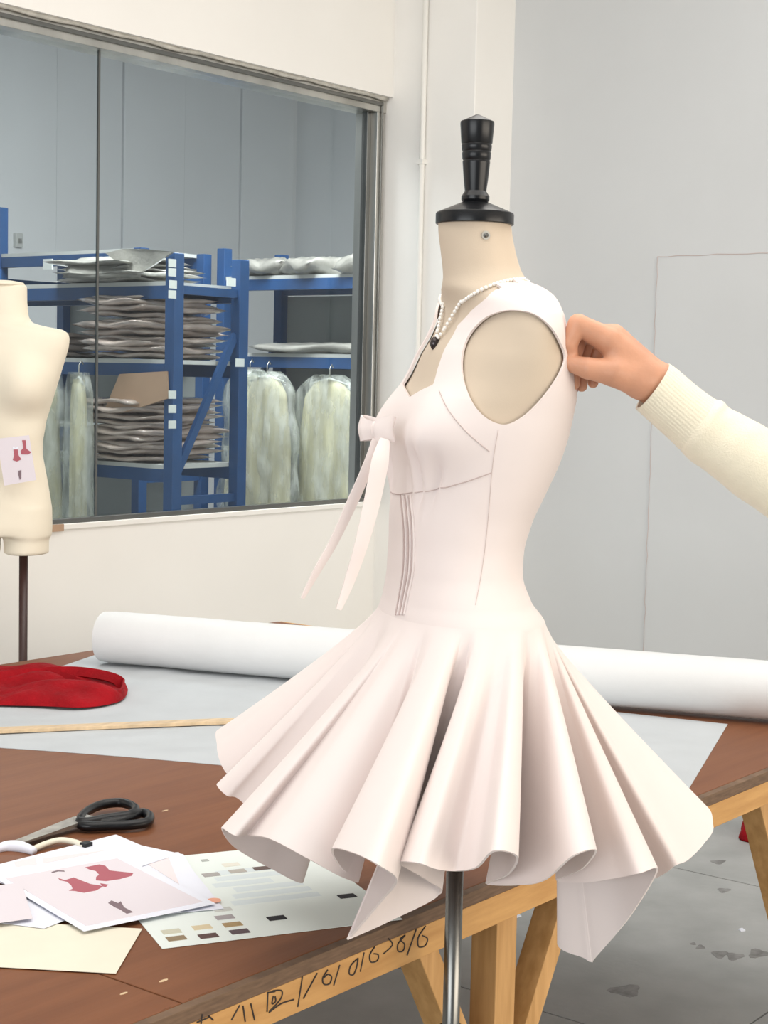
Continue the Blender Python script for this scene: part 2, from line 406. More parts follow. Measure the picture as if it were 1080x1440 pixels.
# inked handwriting on the apron face
def ink(x, y): q = Pn(220 + x * 420 / 1080, 1240 + y * 420 / 1080, N0); return (q[0], N0 - .0006, q[2])
strokes = [[(145, 508), (188, 490)], [(165, 478), (160, 514)], [(188, 484), (204, 500)], [(270, 500), (300, 446)], [(312, 448), (320, 505)],
  [(340, 440), (354, 500)], [(402, 398), (399, 470)], [(404, 400), (428, 396)], [(422, 412), (417, 440), (430, 432), (428, 414)],
  [(420, 394), (452, 394), (447, 425), (405, 472), (450, 440), (496, 425)], [(527, 342), (510, 452)], [(580, 330), (530, 422)],
  [(618, 318), (600, 348), (605, 370), (625, 368), (632, 343), (618, 335), (603, 348)], [(662, 300), (640, 375)],
  [(728, 276), (702, 302), (696, 330), (710, 336), (722, 310), (728, 276)], [(750, 255), (736, 325)],
  [(788, 235), (770, 265), (775, 290), (797, 285), (801, 264), (785, 260)], [(838, 205), (852, 228), (820, 260)],
  [(898, 193), (872, 225), (873, 250), (890, 250), (896, 225), (880, 208), (898, 193)], [(938, 172), (905, 266)],
  [(972, 160), (946, 200), (947, 234), (970, 231), (979, 205), (960, 194)]]
for st in strokes:
    P = [ink(*q) for q in st]
    P = catmull(P, 4 * len(P)) if len(P) > 2 else P
    MB().tube(P, .0011, 5).build('ink_stroke', 'ink', edg)
for (x, y, r_) in ((250, 440, .010), (232, 452, .006), (112, 486, .005)):   # chipped dark spots near the edge
    q = Pz(220 + x * 420 / 1080, 1240 + y * 420 / 1080, ZT)
    MB().prism([(q[0] + r_ * 1.6 * math.cos(a) * (1 + .3 * math.sin(3 * a)), max(N0 + .018, q[1] + r_ * math.sin(a))) for a in np.linspace(0, 6.28, 11)[:-1]], ZT - .001, ZT + .0003).build('worn_patch', 'ink', tb)

#BODY
# ---------------------------------------------------------------- dress form (mannequin) in the dress
D0 = 2.30
BETA = math.radians(17)
AX = Pd(637, 1330, D0); AX = np.array([AX[0], AX[1], 0.])
bF = -rt * math.cos(BETA) - fw * math.sin(BETA)        # the way the form faces
bL = np.cross([0, 0, 1.], bF)                          # its left side (towards the photographer)
# y, left edge, right edge, half width
SEC = [(312, 616, 719, .049), (330, 616.5, 721, .049), (350, 619, 725, .050), (375, 622, 732, .052), (390, 623, 740, .058), (400, 622, 752, .071),
       (408, 621, 768, .094), (418, 622, 777, .124), (432, 622, 783, .150), (448, 619, 788, .163), (470, 610, 794, .169), (500, 594, 801, .170),
       (540, 573, 806, .166), (575, 562, 803, .160), (600, 558, 798, .156), (640, 556, 786, .146), (690, 551, 764, .131), (730, 546, 746, .119),
       (770, 545, 735, .114), (800, 543, 733, .117), (840, 537, 745, .134), (870, 530, 764, .150), (900, 537, 758, .142), (960, 550, 738, .125), (1020, 560, 725, .115), (1075, 575, 708, .100)]
zs, cs, aa, ww = [], [], [], []
for y, xl, xr, w in SEC:
    l_, r_ = Pd(xl, y, D0), Pd(xr, y, D0); sl_, sr_ = (l_ - AX) @ rt, (r_ - AX) @ rt
    if y > 405: sr_ -= .008
    if y >= 540: sl_ += .008
    h = (sr_ - sl_) / 2; c = (sr_ + sl_) / 2
    zs.append((l_[2] + r_[2]) / 2); cs.append(-c / math.cos(BETA)); ww.append(w)
    p_ = 2.25 - .42 * min(1, max(0, (zs[-1] - Pd(660, 560, D0)[2]) / .07)); q_ = p_ / (p_ - 1)      # superellipse exponent and its dual
    aa.append(max(h ** q_ - (w * math.sin(BETA)) ** q_, 1e-5) ** (1 / q_) / math.cos(BETA))
zs = np.array(zs)[::-1]; cs = np.array(cs)[::-1]; aa = np.array(aa)[::-1]; ww = np.array(ww)[::-1]
def ZY(y): return Pd(660, y, D0)[2]
ZB = ZY(612); ZE0 = ZY(560)
def body_point(z, th, off=0., gather=False):
    """point of the torso surface at height z and angle th (0 = front, + = its left)"""
    c = pchip(zs, cs, z); a = pchip(zs, aa, z); w = pchip(zs, ww, z)
    e = 2 / (2.25 - .42 * np.clip((z - ZE0) / .07, 0, 1))
    ct, st = np.cos(th), np.sin(th)
    x = np.sign(ct) * np.abs(ct) ** e * a; y = np.sign(st) * np.abs(st) ** e * w
    dz = z - ZB; sg = np.where(dz > 0, .060, .038)
    for s in (-1, 1):
        dth = th - s * .60
        x = x + .034 * np.exp(-(dth / .46) ** 2) * np.exp(-(dz / sg) ** 2)
        y = y + s * .012 * np.exp(-(dth / .46) ** 2) * np.exp(-(dz / sg) ** 2)
    if gather:      # gathers that run down into the point below the cup
        for s in (-1, 1):
            g = np.exp(-((dz + .048) / .034) ** 2) * np.exp(-((th - s * .52) / .26) ** 2)
            x = x + .0095 * g * np.sin((th - s * .52) * 30 / (1 + np.clip((dz + .08) * 9, 0, 2)))
    nx, ny = ct / np.maximum(a, .02), st / np.maximum(w, .02); nn = np.sqrt(nx * nx + ny * ny)
    x = x + off * nx / nn; y = y + off * ny / nn
    xx = c + x
    return AX + np.multiply.outer(xx, bF) + np.multiply.outer(y, bL) + np.multiply.outer(z, np.array([0, 0, 1.]))
def b2l(P): d = np.array(P) - AX; return d @ bF, d @ bL, np.array(P)[..., 2]
def wth(n): return np.linspace(-math.pi, math.pi, n + 1)[:-1]

form = empty('dress_form', AX, 'linen dress form with a black turned neck knob, wearing the short dress', 'dress form')
nz, nt_ = 190, 128
Zr = np.linspace(zs[0], zs[-1], nz); Th = wth(nt_)
V = np.concatenate([body_point(np.full(nt_, z), Th) for z in Zr])
F = [(i * nt_ + k, i * nt_ + (k + 1) % nt_, (i + 1) * nt_ + (k + 1) % nt_, (i + 1) * nt_ + k) for i in range(nz - 1) for k in range(nt_)]
F += [tuple(reversed(range(nt_))), tuple((nz - 1) * nt_ + k for k in range(nt_))]
torso = obj('torso', V, F, 'linen', form)
bvh = BVHTree.FromPolygons([tuple(v) for v in V], F[:-2])
# black cap and turned knob
capc = Pd(667.5, 316, D0)
PX = 1 / 1000.
autosmooth(MB().lathe(capc, [(.0, 0), (.0535, 0), (.0545, .001), (.0545, .014), (.0535, .016), (.020, .030), (.0, .031)], 48).build('neck_cap', 'black_paint', form))
kn = [(.0, .029), (.0165, .029), (.0195, .034), (.0195, .039), (.0150, .046), (.0155, .050), (.0170, .062), (.0190, .084), (.0192, .086), (.0184, .088), (.0196, .090),
      (.0202, .098), (.0194, .100), (.0205, .102), (.0212, .108), (.0205, .110), (.0216, .112), (.0236, .138), (.0232, .141), (.012, .146), (.0025, .1505), (0, .151)]
autosmooth(MB().lathe(capc, kn, 40).build('neck_knob', 'black_paint', form), 30)
h = bvh.ray_cast(Vector(CAMP), Vector(ray(683, 331)).normalized())
sc = np.array(h[0]); nrm = np.array(h[1])
scr = MB().tube([sc - nrm * .002, sc + nrm * .002], .0060, 16); scr.build('screw_washer', 'steel', form)
MB().tube([sc, sc + nrm * .004, sc + nrm * .0055], [.0034, .0032, .0015], 12).build('screw', 'steel_dark', form)
# stand
pole_top = float(zs[0])
MB().lathe((AX[0], AX[1], 0), [(.0125, .03), (.0125, pole_top + .01)], 24).build('pole', 'steel_dark', form, smooth=True)
pk = Pd(637, 1452, D0)[2]
autosmooth(MB().lathe((AX[0], AX[1], pk - .04), [(.017, 0), (.019, .004), (.019, .046), (.017, .05)], 24).build('pole_collar', 'black_paint', form))
MB().tube([(AX[0], AX[1], pk - .015), tuple(np.array([AX[0], AX[1], pk - .015]) - rt * .05)], .006, 12).build('pole_screw', 'black_paint', form, smooth=True)
autosmooth(MB().lathe((AX[0], AX[1], 0), [(.17, 0), (.17, .012), (.16, .018), (.03, .03), (.022, .06), (.0, .06)], 40).build('base', 'black_paint', form))

# ---- the dress
dress = empty('dress', AX, 'short ivory-pink dress with wide straps and a deeply fluted skirt on the dress form', 'dress')
ARMD = D0 - .155
def arm_xz(px_, py_):
    P = Pd(px_, py_, ARMD); return (.165 * math.sin(BETA) - (P - AX) @ rt) / math.cos(BETA), P[2]
axb, az = arm_xz(724, 517)
apol = []
for q in catmull([(728, 437), (752, 443), (773, 460), (788, 482), (796, 501), (790, 520), (774, 545), (751, 572), (730, 589), (709, 597), (686, 589), (668, 571), (657, 546), (653, 520), (656, 492), (668, 466), (688, 446), (708, 438)], 180, True):
    x_, z_ = arm_xz(*q); apol.append((math.atan2(z_ - az, x_ - axb), math.hypot(z_ - az, x_ - axb)))
apol.sort(); apol = np.array([(apol[-1][0] - 2 * math.pi, apol[-1][1])] + apol + [(apol[0][0] + 2 * math.pi, apol[0][1])])
nl = []
for q in [(738, 404), (715, 408), (690, 421), (669, 438), (650, 459), (633, 490), (621, 522), (615, 543), (597, 551), (577, 563), (562, 580)]:
    h = bvh.ray_cast(Vector(CAMP), Vector(ray(*q)).normalized())
    if h[0] is not None: x, y, z = b2l(np.array(h[0])); nl.append((float(z), float(y)))
nl.append((ZY(592), -.002)); nl.append((ZY(600), -.01)); nl.sort()
ny_z = np.array([p[0] for p in nl]); ny_v = np.array([p[1] for p in nl])
def gfun(P, x, y, z):
    x_a = x - (np.abs(y) - .165) * math.tan(BETA)      # the armhole leans with the front of the strap
    ga = (np.hypot(x_a - axb, z - az) / np.interp(np.arctan2(z - az, x_a - axb), apol[:, 0], apol[:, 1]) - 1) * .07
    ga = np.where(np.abs(y) > .045, ga, 1.)
    gn = np.abs(y) - np.interp(z, ny_z, ny_v)
    gn = np.where(z < ny_z[0], 1., gn)
    zc_ = pchip(zs, cs, z)
    gb = np.maximum(np.abs(y) - .066, ZY(418) - z)
    gn = np.where(x > zc_ - .01, gn, gb)
    gt = ZY(398) - z
    return np.minimum(np.minimum(ga, gn), gt)
nzb, ntb = 300, 360
Zb = np.linspace(ZY(878), ZY(396), nzb); Tb = wth(ntb)
VB = np.concatenate([body_point(np.full(ntb, z), Tb, .0035, True) for z in Zb])
xb_, yb_, zb_ = b2l(VB); G = gfun(VB, xb_, yb_, zb_)
newv = {}; OV = []; OF = []
def vid(i):
    k = ('v', i)
    if k not in newv: newv[k] = len(OV); OV.append(VB[i])
    return newv[k]
def eid(i, j):
    k = ('e', min(i, j), max(i, j))
    if k not in newv:
        t = G[i] / (G[i] - G[j]); t = min(max(t, .02), .98); newv[k] = len(OV); OV.append(VB[i] + (VB[j] - VB[i]) * t)
    return newv[k]
for i in range(nzb - 1):
    for k in range(ntb):
        q = (i * ntb + k, i * ntb + (k + 1) % ntb, (i + 1) * ntb + (k + 1) % ntb, (i + 1) * ntb + k)
        gs = [G[a] > 0 for a in q]
        if not any(gs): continue
        if all(gs): OF.append(tuple(vid(a) for a in q)); continue
        poly = []
        for a in range(4):
            i0, i1 = q[a], q[(a + 1) % 4]
            if G[i0] > 0: poly.append(vid(i0))
            if (G[i0] > 0) != (G[i1] > 0): poly.append(eid(i0, i1))
        if len(poly) > 2: OF.append(tuple(poly))
bod = solid(obj('bodice', OV, OF, 'dress', dress), .0035, 1)
bvb = BVHTree.FromPolygons([tuple(v) for v in OV], OF)
def on_dress(x, y, lift=.0042):
    h = bvb.ray_cast(Vector(CAMP), Vector(ray(x, y)).normalized())
    if h[0] is None: return None
    n = np.array(h[1]); n = n if n @ ray(x, y) < 0 else -n
    return np.array(h[0]) + n * lift
def seam(pts, r_=.0007, name='seam', m='seam', n=40):
    P = [on_dress(*q) for q in catmull(pts, n)]; P = [p for p in P if p is not None]
    if len(P) > 3: return MB().tube(P, r_, 6).build(name, m, dress, smooth=True)
seam([(620, 552), (632, 578), (655, 606), (688, 634)], .0005)
seam([(700, 604), (695, 632), (691, 664), (686, 720), (678, 790), (668, 852)], .00025)
seam([(563, 696), (600, 690), (645, 680), (690, 664)])
seam([(541, 683), (552, 692), (563, 696)])
for dx, r_, m_ in ((0, .0013, 'seam'), (3, .0017, 'dress'), (6, .0013, 'seam'), (9, .0017, 'dress'), (11.5, .0010, 'seam'), (14, .0020, 'dress')):      # pressed pintucks that run down the front panel
    seam([(567 + dx, 697), (571.5 + dx, 750), (570.5 + dx, 800), (565.5 + dx * .9, 835), (560 + dx * .85, 866)], r_, 'pintuck', m_)

# skirt: measured hem points (photo x, y, distance from the pole, angle round the hip)
HEM = [(320, 1030, .16, 160), (306, 1050, .11, 168), (318, 1086, .08, 174), (352, 1108, .09, 178), (330, 1106, .05, 181), (306, 1103, .01, 185), (318, 1118, -.01, 189), (345, 1132, -.005, 193), (425, 1237, -.03, 198), (375, 1218, -.08, 203), (328, 1190, -.12, 207), (312, 1165, -.15, 212), (330, 1175, -.19, 216.5), (350, 1175, -.165, 219.5), (380, 1180, -.24, 223.5), (430, 1206, -.265, 229), (480, 1233, -.235, 234.5), (503, 1240, -.19, 238), (478, 1218, -.25, 242), (468, 1194, -.30, 246), (498, 1200, -.355, 252), (532, 1217, -.385, 257.5), (557, 1238, -.33, 261), (535, 1268, -.26, 263), (496, 1314, -.195, 264.6), (489, 1321, -.19, 265), (500, 1316, -.185, 265.4), (545, 1296, -.15, 267), (618, 1258, -.13, 269), (600, 1238, -.20, 271), (561, 1214, -.31, 274), (588, 1214, -.36, 278), (612, 1222, -.345, 282), (640, 1225, -.305, 286.5), (670, 1220, -.335, 291), (695, 1197, -.40, 296), (727, 1205, -.36, 301), (714, 1230, -.26, 304), (684, 1243, -.17, 307), (725, 1245, -.215, 310.5), (765, 1238, -.27, 315.5), (806, 1204, -.35, 321), (838, 1196, -.32, 325), (818, 1222, -.19, 328), (783, 1238, -.11, 331), (822, 1241, -.145, 334), (870, 1234, -.19, 338.5), (900, 1228, -.235, 341.5), (924, 1225, -.195, 344), (885, 1290, -.09, 346), (838, 1346, -.045, 347.6), (831, 1352, -.04, 348), (822, 1347, -.035, 348.4), (785, 1325, -.01, 350), (840, 1270, .0, 352), (926, 1233, -.04, 354.5), (950, 1217, -.095, 357.5), (966, 1210, -.06, 361), (988, 1188, -.02, 365.5), (1002, 1162, .03, 370), (978, 1130, .10, 377)]
hem = []; hang = []
for x, y, dd, a in HEM:
    hem.append(Pd(x, y, D0 + dd)); hang.append(a)
for a, r_, z in ((388, .25, .90), (402, .36, .985), (416, .24, .89), (430, .355, .975), (445, .23, .88), (460, .35, .98), (475, .235, .89), (490, .35, .985), (505, .25, .92)):
    d = math.radians(a); hem.append(AX + rt * (r_ * math.cos(d) + .005) + fw * (r_ * math.sin(d)) + np.array([0, 0, z])); hang.append(a)
NS, NT = 960, 44
hemc = catmull(hem, NS, True)
aux = np.array(hang, float); aux = np.concatenate([[aux[-1] - 360], aux, [aux[0] + 360, aux[1] + 360]])
ang_ = np.interp(np.arange(NS) * len(hem) / NS, np.arange(-1, len(hem) + 2), aux)
zh = ZY(862); SV = []
dv = np.array([np.cos(np.radians(ang_)), np.sin(np.radians(ang_))]).T
d3 = dv[:, :1] * rt + dv[:, 1:] * fw
thb = np.arctan2(d3 @ bL, d3 @ bF)
hip = body_point(np.full(NS, zh), thb, .0058)
hip2 = body_point(np.full(NS, zh - .05), thb, .0058)
for k in range(NT):
    t = k / (NT - 1)
    L = np.linalg.norm(hemc - hip, axis=1)[:, None]
    tang = d3 * .42 - np.array([0, 0, .91])
    P1 = hip + tang * L * .11
    SV.append((1 - t) ** 2 * hip + 2 * t * (1 - t) * P1 + t * t * hemc)
SV = np.concatenate(SV)
SF = [(k * NS + i, (k + 1) * NS + i, (k + 1) * NS + (i + 1) % NS, k * NS + (i + 1) % NS) for k in range(NT - 1) for i in range(NS)]
skirt = solid(obj('skirt', SV, SF, 'dress', dress), .003, 0)

# bow with two long tails at the centre front
bw = Pd(531, 606, D0 - .075)
def strip(path, width, name, parent, side, n=40, m='dress', th=.0028):
    P = catmull(path, n); W = np.interp(np.linspace(0, 1, n), np.linspace(0, 1, len(width)), width)
    T = np.gradient(P, axis=0); T /= np.linalg.norm(T, axis=1)[:, None]; V = []; K = 6
    for i in range(n):
        s_ = np.array(side, float) if np.ndim(side) == 1 else np.array(side[0]) * (1 - i / (n - 1)) + np.array(side[1]) * i / (n - 1)
        s_ = s_ - T[i] * (s_ @ T[i]); s_ /= np.linalg.norm(s_); nn = np.cross(T[i], s_)
        for k in range(K):
            q = (k / (K - 1) - .5); V.append(P[i] + s_ * (q * W[i]) + nn * (W[i] * .07 * (1 - (2 * q) ** 2)))
    Fs = [(i * K + k, i * K + k + 1, (i + 1) * K + k + 1, (i + 1) * K + k) for i in range(n - 1) for k in range(K - 1)]
    return solid(obj(name, V, Fs, m, parent), th, 0)
bow = MB().tube([bw + np.array([0, 0, -.016]), bw + np.array([0, 0, -.006]), bw + np.array([0, 0, .006]), bw + np.array([0, 0, .013])], [.006, .0095, .0095, .006], 14).build('bow', 'dress', dress, smooth=True)
def loop(sx, sd):
    e = rt * sx * .0165 + fw * sd; out = bF * .012; zz = np.array([0, 0, 1.])
    path = [bw, bw + e * .6 + out + zz * .011, bw + e * 1.15 + zz * .010, bw + e * 1.15 - zz * .006, bw + e * .6 - out - zz * .008, bw]
    # a flat bow loop: ribbon as wide as it is tall
    V = []; n = 36; K = 7; P = catmull([bw, bw + e * .5 + out, bw + e * 1.1 + out * .6, bw + e * 1.2 - out * .2, bw + e * .7 - out * .7, bw - out * .4], n)
    for i in range(n):
        t = i / (n - 1); wv = .008 + .010 * math.sin(math.pi * t) ** .7
        for k in range(K):
            q = k / (K - 1) * 2 - 1; V.append(P[i] + zz * (q * wv + .003 * math.sin(math.pi * t)) + out * .15 * math.cos(q * 3))
    Fs = [(i * K + k, i * K + k + 1, (i + 1) * K + k + 1, (i + 1) * K + k) for i in range(n - 1) for k in range(K - 1)]
    return solid(obj('bow_loop', V, Fs, 'dress', bow), .0025, 0)
loop(.95, -.012); loop(-.95, .012)
def PT(L): return [Pd(x, y, d) for x, y, d in L]
strip(PT([(528, 618, 2.215), (517, 655, 2.205), (497, 702, 2.20), (470, 760, 2.195), (446, 802, 2.19), (425, 841, 2.19)]), [.009, .015, .016, .013, .011, .005], 'bow_tail', bow, (rt + .5 * fw, rt + .2 * np.array([0, 0, 1.]) + .6 * fw))
strip(PT([(541, 618, 2.20), (534, 650, 2.185), (523, 705, 2.18), (508, 765, 2.175), (492, 815, 2.175), (476, 857, 2.17)]), [.012, .024, .023, .019, .015, .007], 'bow_tail', bow, (rt + .3 * fw, rt + .5 * fw))

# ---- pearl necklace
neck = empty('pearl_necklace', AX + np.array([0, 0, 1.6]), 'string of small white pearls with a dark pendant round the form\'s neck', 'necklace')
half = []
for q in catmull([(612, 470), (620, 460), (640, 437), (665, 417), (690, 404), (715, 396.5), (735, 395)], 40):
    h = bvh.ray_cast(Vector(CAMP), Vector(ray(*q)).normalized())
    if h[0] is not None:
        P = np.array(h[0]); x, y, z = b2l(P); half.append((x, y, z))
half = np.array(half)
bk = half[-1]; zcf = ZY(479)
cf = b2l(body_point(np.array([zcf]), np.array([0.]))[0])
full = [(cf[0], 0, zcf)] + [tuple(p) for p in half if p[1] > .03 and p[2] > zcf + .012] + [(bk[0] - .012, bk[1] * .75, bk[2] - .004), (bk[0] - .022, 0, bk[2] - .010)]
full = full + [(p[0], -p[1], p[2]) for p in reversed(full[1:-1])]
W_ = [AX + bF * p[0] + bL * p[1] + np.array([0, 0, p[2]]) for p in full]
loopc = catmull(W_, 1200, True); dl = np.linalg.norm(np.diff(loopc, axis=0, append=loopc[:1]), axis=1); tot = dl.sum(); cum = np.concatenate([[0], np.cumsum(dl)[:-1]])
npearl = int(tot / .0062); pr = None
cen = AX + np.array([0, 0, 1.6])
for k in range(npearl):
    i = np.searchsorted(cum, (k + .5) * tot / npearl) % len(loopc); p = loopc[i]
    x, y, z = b2l(p); c_ = pchip(zs, cs, np.array([z]))[0]; o_ = (p - (AX + bF * c_)) * np.array([1, 1, 0]); o_ /= np.linalg.norm(o_) + 1e-9
    p = p + (o_ * .7 + np.array([0, 0, .7])) * .0032
    if pr is None:
        bm = bmesh.new(); bmesh.ops.create_icosphere(bm, subdivisions=2, radius=.0029)
        me = bpy.data.meshes.new('pearl'); bm.to_mesh(me); bm.free(); me.materials.append(M['pearl'])
        me.polygons.foreach_set('use_smooth', [True] * len(me.polygons)); pr = me
    o = bpy.data.objects.new('pearl', pr); COL.objects.link(o); o.parent = neck; o.location = Vector(p - cen)
pc = W_[0] + bF * .006
pd_ = MB().tube([pc + np.array([0, 0, .004]), pc + np.array([0, 0, .000]), pc + np.array([0, 0, -.006]), pc + np.array([0, 0, -.012]), pc + np.array([0, 0, -.016])], [.002, .0055, .007, .005, .001], 16)
pd_.build('pendant', 'dark_metal', neck, smooth=True)

#ARM
# ---------------------------------------------------------------- a hand pinching the back of the strap, with its sleeve
HD = D0 - .10; HS = FPX / HD
def hp(x, y, d): return Pd(x, y, HD + d / HS)          # d in the same units, + is away
arm = empty('person', hp(1000, 612, 0), 'hand in a cream knitted sleeve pinching the back of the dress strap', 'person')
def k_(r): return r / HS
fing = {
 'index':  [((856, 479, -10), 19), ((813, 456, -13), 14.2), ((800, 484, -12), 12), ((804, 501, -9), 9.5)],
 'middle': [((862, 475, 12), 19), ((815, 466, 12), 14), ((806, 503, 12), 11.5), ((807, 540, 12), 8.5)],
 'ring':   [((870, 480, 32), 18), ((825, 474, 34), 13), ((815, 512, 34), 11), ((818, 543, 32), 8.2)],
 'little': [((880, 490, 50), 16), ((842, 488, 52), 11.5), ((831, 516, 52), 10), ((834, 538, 50), 8)],
 'thumb':  [((902, 537, -10), 23), ((862, 524, -24), 19), ((827, 518, -25), 14.8), ((802, 511, -15), 12)]}
wr_ = (928, 543, 8)
def hand_sdf(X, Y, Z):
    P = (X, Y, Z); pal = None
    for nm, r0 in (('index', 25), ('middle', 26), ('ring', 25), ('little', 23)):
        m0 = fing[nm][0]; w = (wr_[0], wr_[1] + 2, wr_[2] + {'index': -8, 'middle': 0, 'ring': 8, 'little': 14}[nm])
        d = cone_sdf(P, hp(*w), hp(*m0[0]), k_(r0), k_(m0[1])); pal = d if pal is None else smin(pal, d, k_(12))
    th = None
    for (a, ra), (b, rb) in zip(fing['thumb'][:-1], fing['thumb'][1:]):
        d = cone_sdf(P, hp(*a), hp(*b), k_(ra), k_(rb)); th = d if th is None else smin(th, d, k_(3))
    d = cone_sdf(P, hp(*wr_), hp(*fing['thumb'][0][0]), k_(25), k_(22)); th = smin(th, d, k_(10))
    d = cone_sdf(P, hp(*fing['thumb'][0][0]), hp(868, 497, -8), k_(16), k_(15)); pal = smin(pal, d, k_(12))   # web of the thumb
    out = smin(pal, th, k_(12))
    for nm in ('index', 'middle', 'ring', 'little'):
        f_ = None; ch = fing[nm]
        for (a, ra), (b, rb) in zip(ch[:-1], ch[1:]):
            d = cone_sdf(P, hp(*a), hp(*b), k_(ra), k_(rb)); f_ = d if f_ is None else smin(f_, d, k_(2.5))
        out = smin(out, f_, k_(3.5))
    fa = cone_sdf(P, hp(*wr_), hp(1010, 612, 8), k_(27), k_(34)); out = smin(out, fa, k_(14))
    return out
pts = np.array([hp(*p) for c in fing.values() for p, _ in c] + [hp(1010, 612, 8), hp(925, 545, 60), hp(925, 545, -40)])
hv, hf = surface_nets(hand_sdf, pts.min(0) - .04, pts.max(0) + .04, .0016)
hand = obj('body', hv, hf, 'skin', arm)
sm = hand.modifiers.new('smooth', 'SMOOTH'); sm.factor = .5; sm.iterations = 3
def nail(tip, prev, outv, r_):
    t = hp(*tip) - hp(*prev); t /= np.linalg.norm(t); o = np.array(outv, float); o -= t * (o @ t); o /= np.linalg.norm(o); s_ = np.cross(t, o)
    c = hp(*tip) + o * k_(r_ * .82) + t * k_(1); V = []; nn = 12
    for i, q in enumerate((0, .55, 1)):
        for k in range(nn):
            a = 2 * math.pi * k / nn; V.append(c + t * k_(7) * q * math.cos(a) + s_ * k_(5.2) * q * math.sin(a) + o * k_(1.6 * (1 - q * q) - 1.5 * (q * math.sin(a)) ** 2))
    Fs = [(i * nn + k, i * nn + (k + 1) % nn, (i + 1) * nn + (k + 1) % nn, (i + 1) * nn + k) for i in range(2) for k in range(nn)]
    obj('fingernail', V, Fs, 'nail', hand)
nail((807, 540, 12), (806, 503, 12), -rt, 8.5); nail((818, 543, 32), (815, 512, 34), -rt, 8.2); nail((804, 501, -9), (800, 484, -12), -rt - .4 * fw, 9.5)
# sleeve
CP = [(914, 541, 4), (926, 550, 4), (950, 571, 3), (974, 591, 2), (1000, 611, 0), (1045, 641, -6), (1100, 678, -12), (1165, 720, -20), (1225, 752, -26), (1262, 738, -30), (1300, 660, -34), (1340, 560, -36)]
CR = [35, 36, 36.5, 38, 44, 48, 51, 54, 55, 56, 60, 66]
n = 240; P = catmull([hp(*p) for p in CP], n); R_ = np.array([pchip(np.linspace(0, 1, len(CR)), [k_(r) for r in CR], np.array([t]))[0] for t in np.linspace(0, 1, n)])
def ring_mesh(i0, i1, rib):
    V = []; seg = 144 if rib else 96; T = np.gradient(P, axis=0); T /= np.linalg.norm(T, axis=1)[:, None]
    for i in range(i0, i1):
        t = T[i]; a = np.cross(t, [0, 0, 1.]); a /= np.linalg.norm(a); b = np.cross(a, t)
        for k in range(seg):
            q = 2 * math.pi * k / seg; r_ = R_[i]
            if rib: r_ *= 1 + .020 * (abs(math.sin(q * 24)) - .5)
            else:
                s_ = (i - i0) / 22.
                puff = .10 * math.exp(-((i - i0 - 6) / 7) ** 2) * (.6 + .4 * math.cos(q - .6))
                r_ *= 1 + puff + .018 * math.sin(s_ * 4.2 + 1.3 * math.sin(q + .7)) + .012 * math.sin(s_ * 9 + 2 * math.cos(q * 2)) * math.sin(q * 1 + 1)
            V.append(P[i] + (a * math.cos(q) + b * math.sin(q)) * r_)
    m_ = i1 - i0
    Fs = [(i * seg + k, i * seg + (k + 1) % seg, (i + 1) * seg + (k + 1) % seg, (i + 1) * seg + k) for i in range(m_ - 1) for k in range(seg)]
    return V, Fs, seg, m_
V, Fs, seg, m_ = ring_mesh(70, n, False); Fs.append(tuple((m_ - 1) * seg + k for k in range(seg)))
slv = solid(obj('sleeve', V, Fs, 'knit', arm), .003, 0)
V, Fs, seg, m_ = ring_mesh(10, 74, True); solid(obj('ribbed_cuff', V, Fs, 'knit', slv), .0035, -1)

#FORM2
# ---------------------------------------------------------------- second dress form by the glazed wall
D2 = 4.70; S2 = FPX / D2
c2 = Pd(3, 600, D2); c2 = np.array([c2[0], c2[1], 0.])
f2 = empty('torso_form', c2, 'bare cream torso form with thigh stubs and a pinned sketch, by the glazed wall', 'dress form')
def z2(y): return Pd(20, y, D2)[2]
TS = [(398, 33, 26), (404, 34, 27), (425, 34, 29), (445, 36, 31), (454, 42, 34), (458.5, 62, 36), (462, 84, 37), (467, 92, 38), (474, 94, 40), (486, 93, 42), (500, 89, 44), (530, 80, 48), (560, 71, 48), (590, 62, 42), (620, 57, 38), (640, 57, 38), (670, 63, 42), (705, 69, 48), (740, 70, 50), (765, 68, 46)]
tz = np.array([z2(r[0]) for r in TS])[::-1]; tw = np.array([r[1] / S2 for r in TS])[::-1]; ta = np.array([r[2] / S2 for r in TS])[::-1]
def f2_sdf(X, Y, Z):
    w = np.interp(Z, tz, tw); a = np.interp(Z, tz, ta)
    q = (np.sqrt((X / w) ** 2 + (Y / a) ** 2) - 1) * np.minimum(w, a)
    q = np.maximum(q, (Z - z2(400)) * .9); q = np.maximum(q, z2(752) - Z)
    for s in (-1, 1):
        cx = s * 34.5 / S2; r_ = 31 / S2
        leg_ = (np.sqrt(((X - cx) / r_) ** 2 + ((Y - .004) / (40 / S2)) ** 2) - 1) * r_
        leg_ = np.maximum(leg_, z2(778) - Z); leg_ = np.maximum(leg_, Z - z2(715))
        q = smin(q, leg_, .018)
        bx = (np.sqrt(((X - s * 34 / S2) / .062) ** 2 + ((Y + .062) / .062) ** 2 + ((Z - z2(540)) / .066) ** 2) - 1) * .062
        q = smin(q, bx, .045)
    return q
v2, q2 = surface_nets(f2_sdf, (-.24, -.17, z2(782)), (.24, .15, z2(394)), .006)
v2w = c2 + np.outer(v2[:, 0], rt) + np.outer(v2[:, 1], fw) + np.outer(v2[:, 2], [0, 0, 1.])
t2 = obj('torso', v2w, q2, 'linen_cream', f2); t2.modifiers.new('smooth', 'SMOOTH').iterations = 4
nk = Pd(3, 404, D2); MB().lathe((nk[0], nk[1], nk[2]), [(.0, .004), (.060, .004), (.064, .008), (.060, .014), (.03, .019), (0, .020)], 32).build('neck_cap', 'linen_cream', f2, smooth=True)
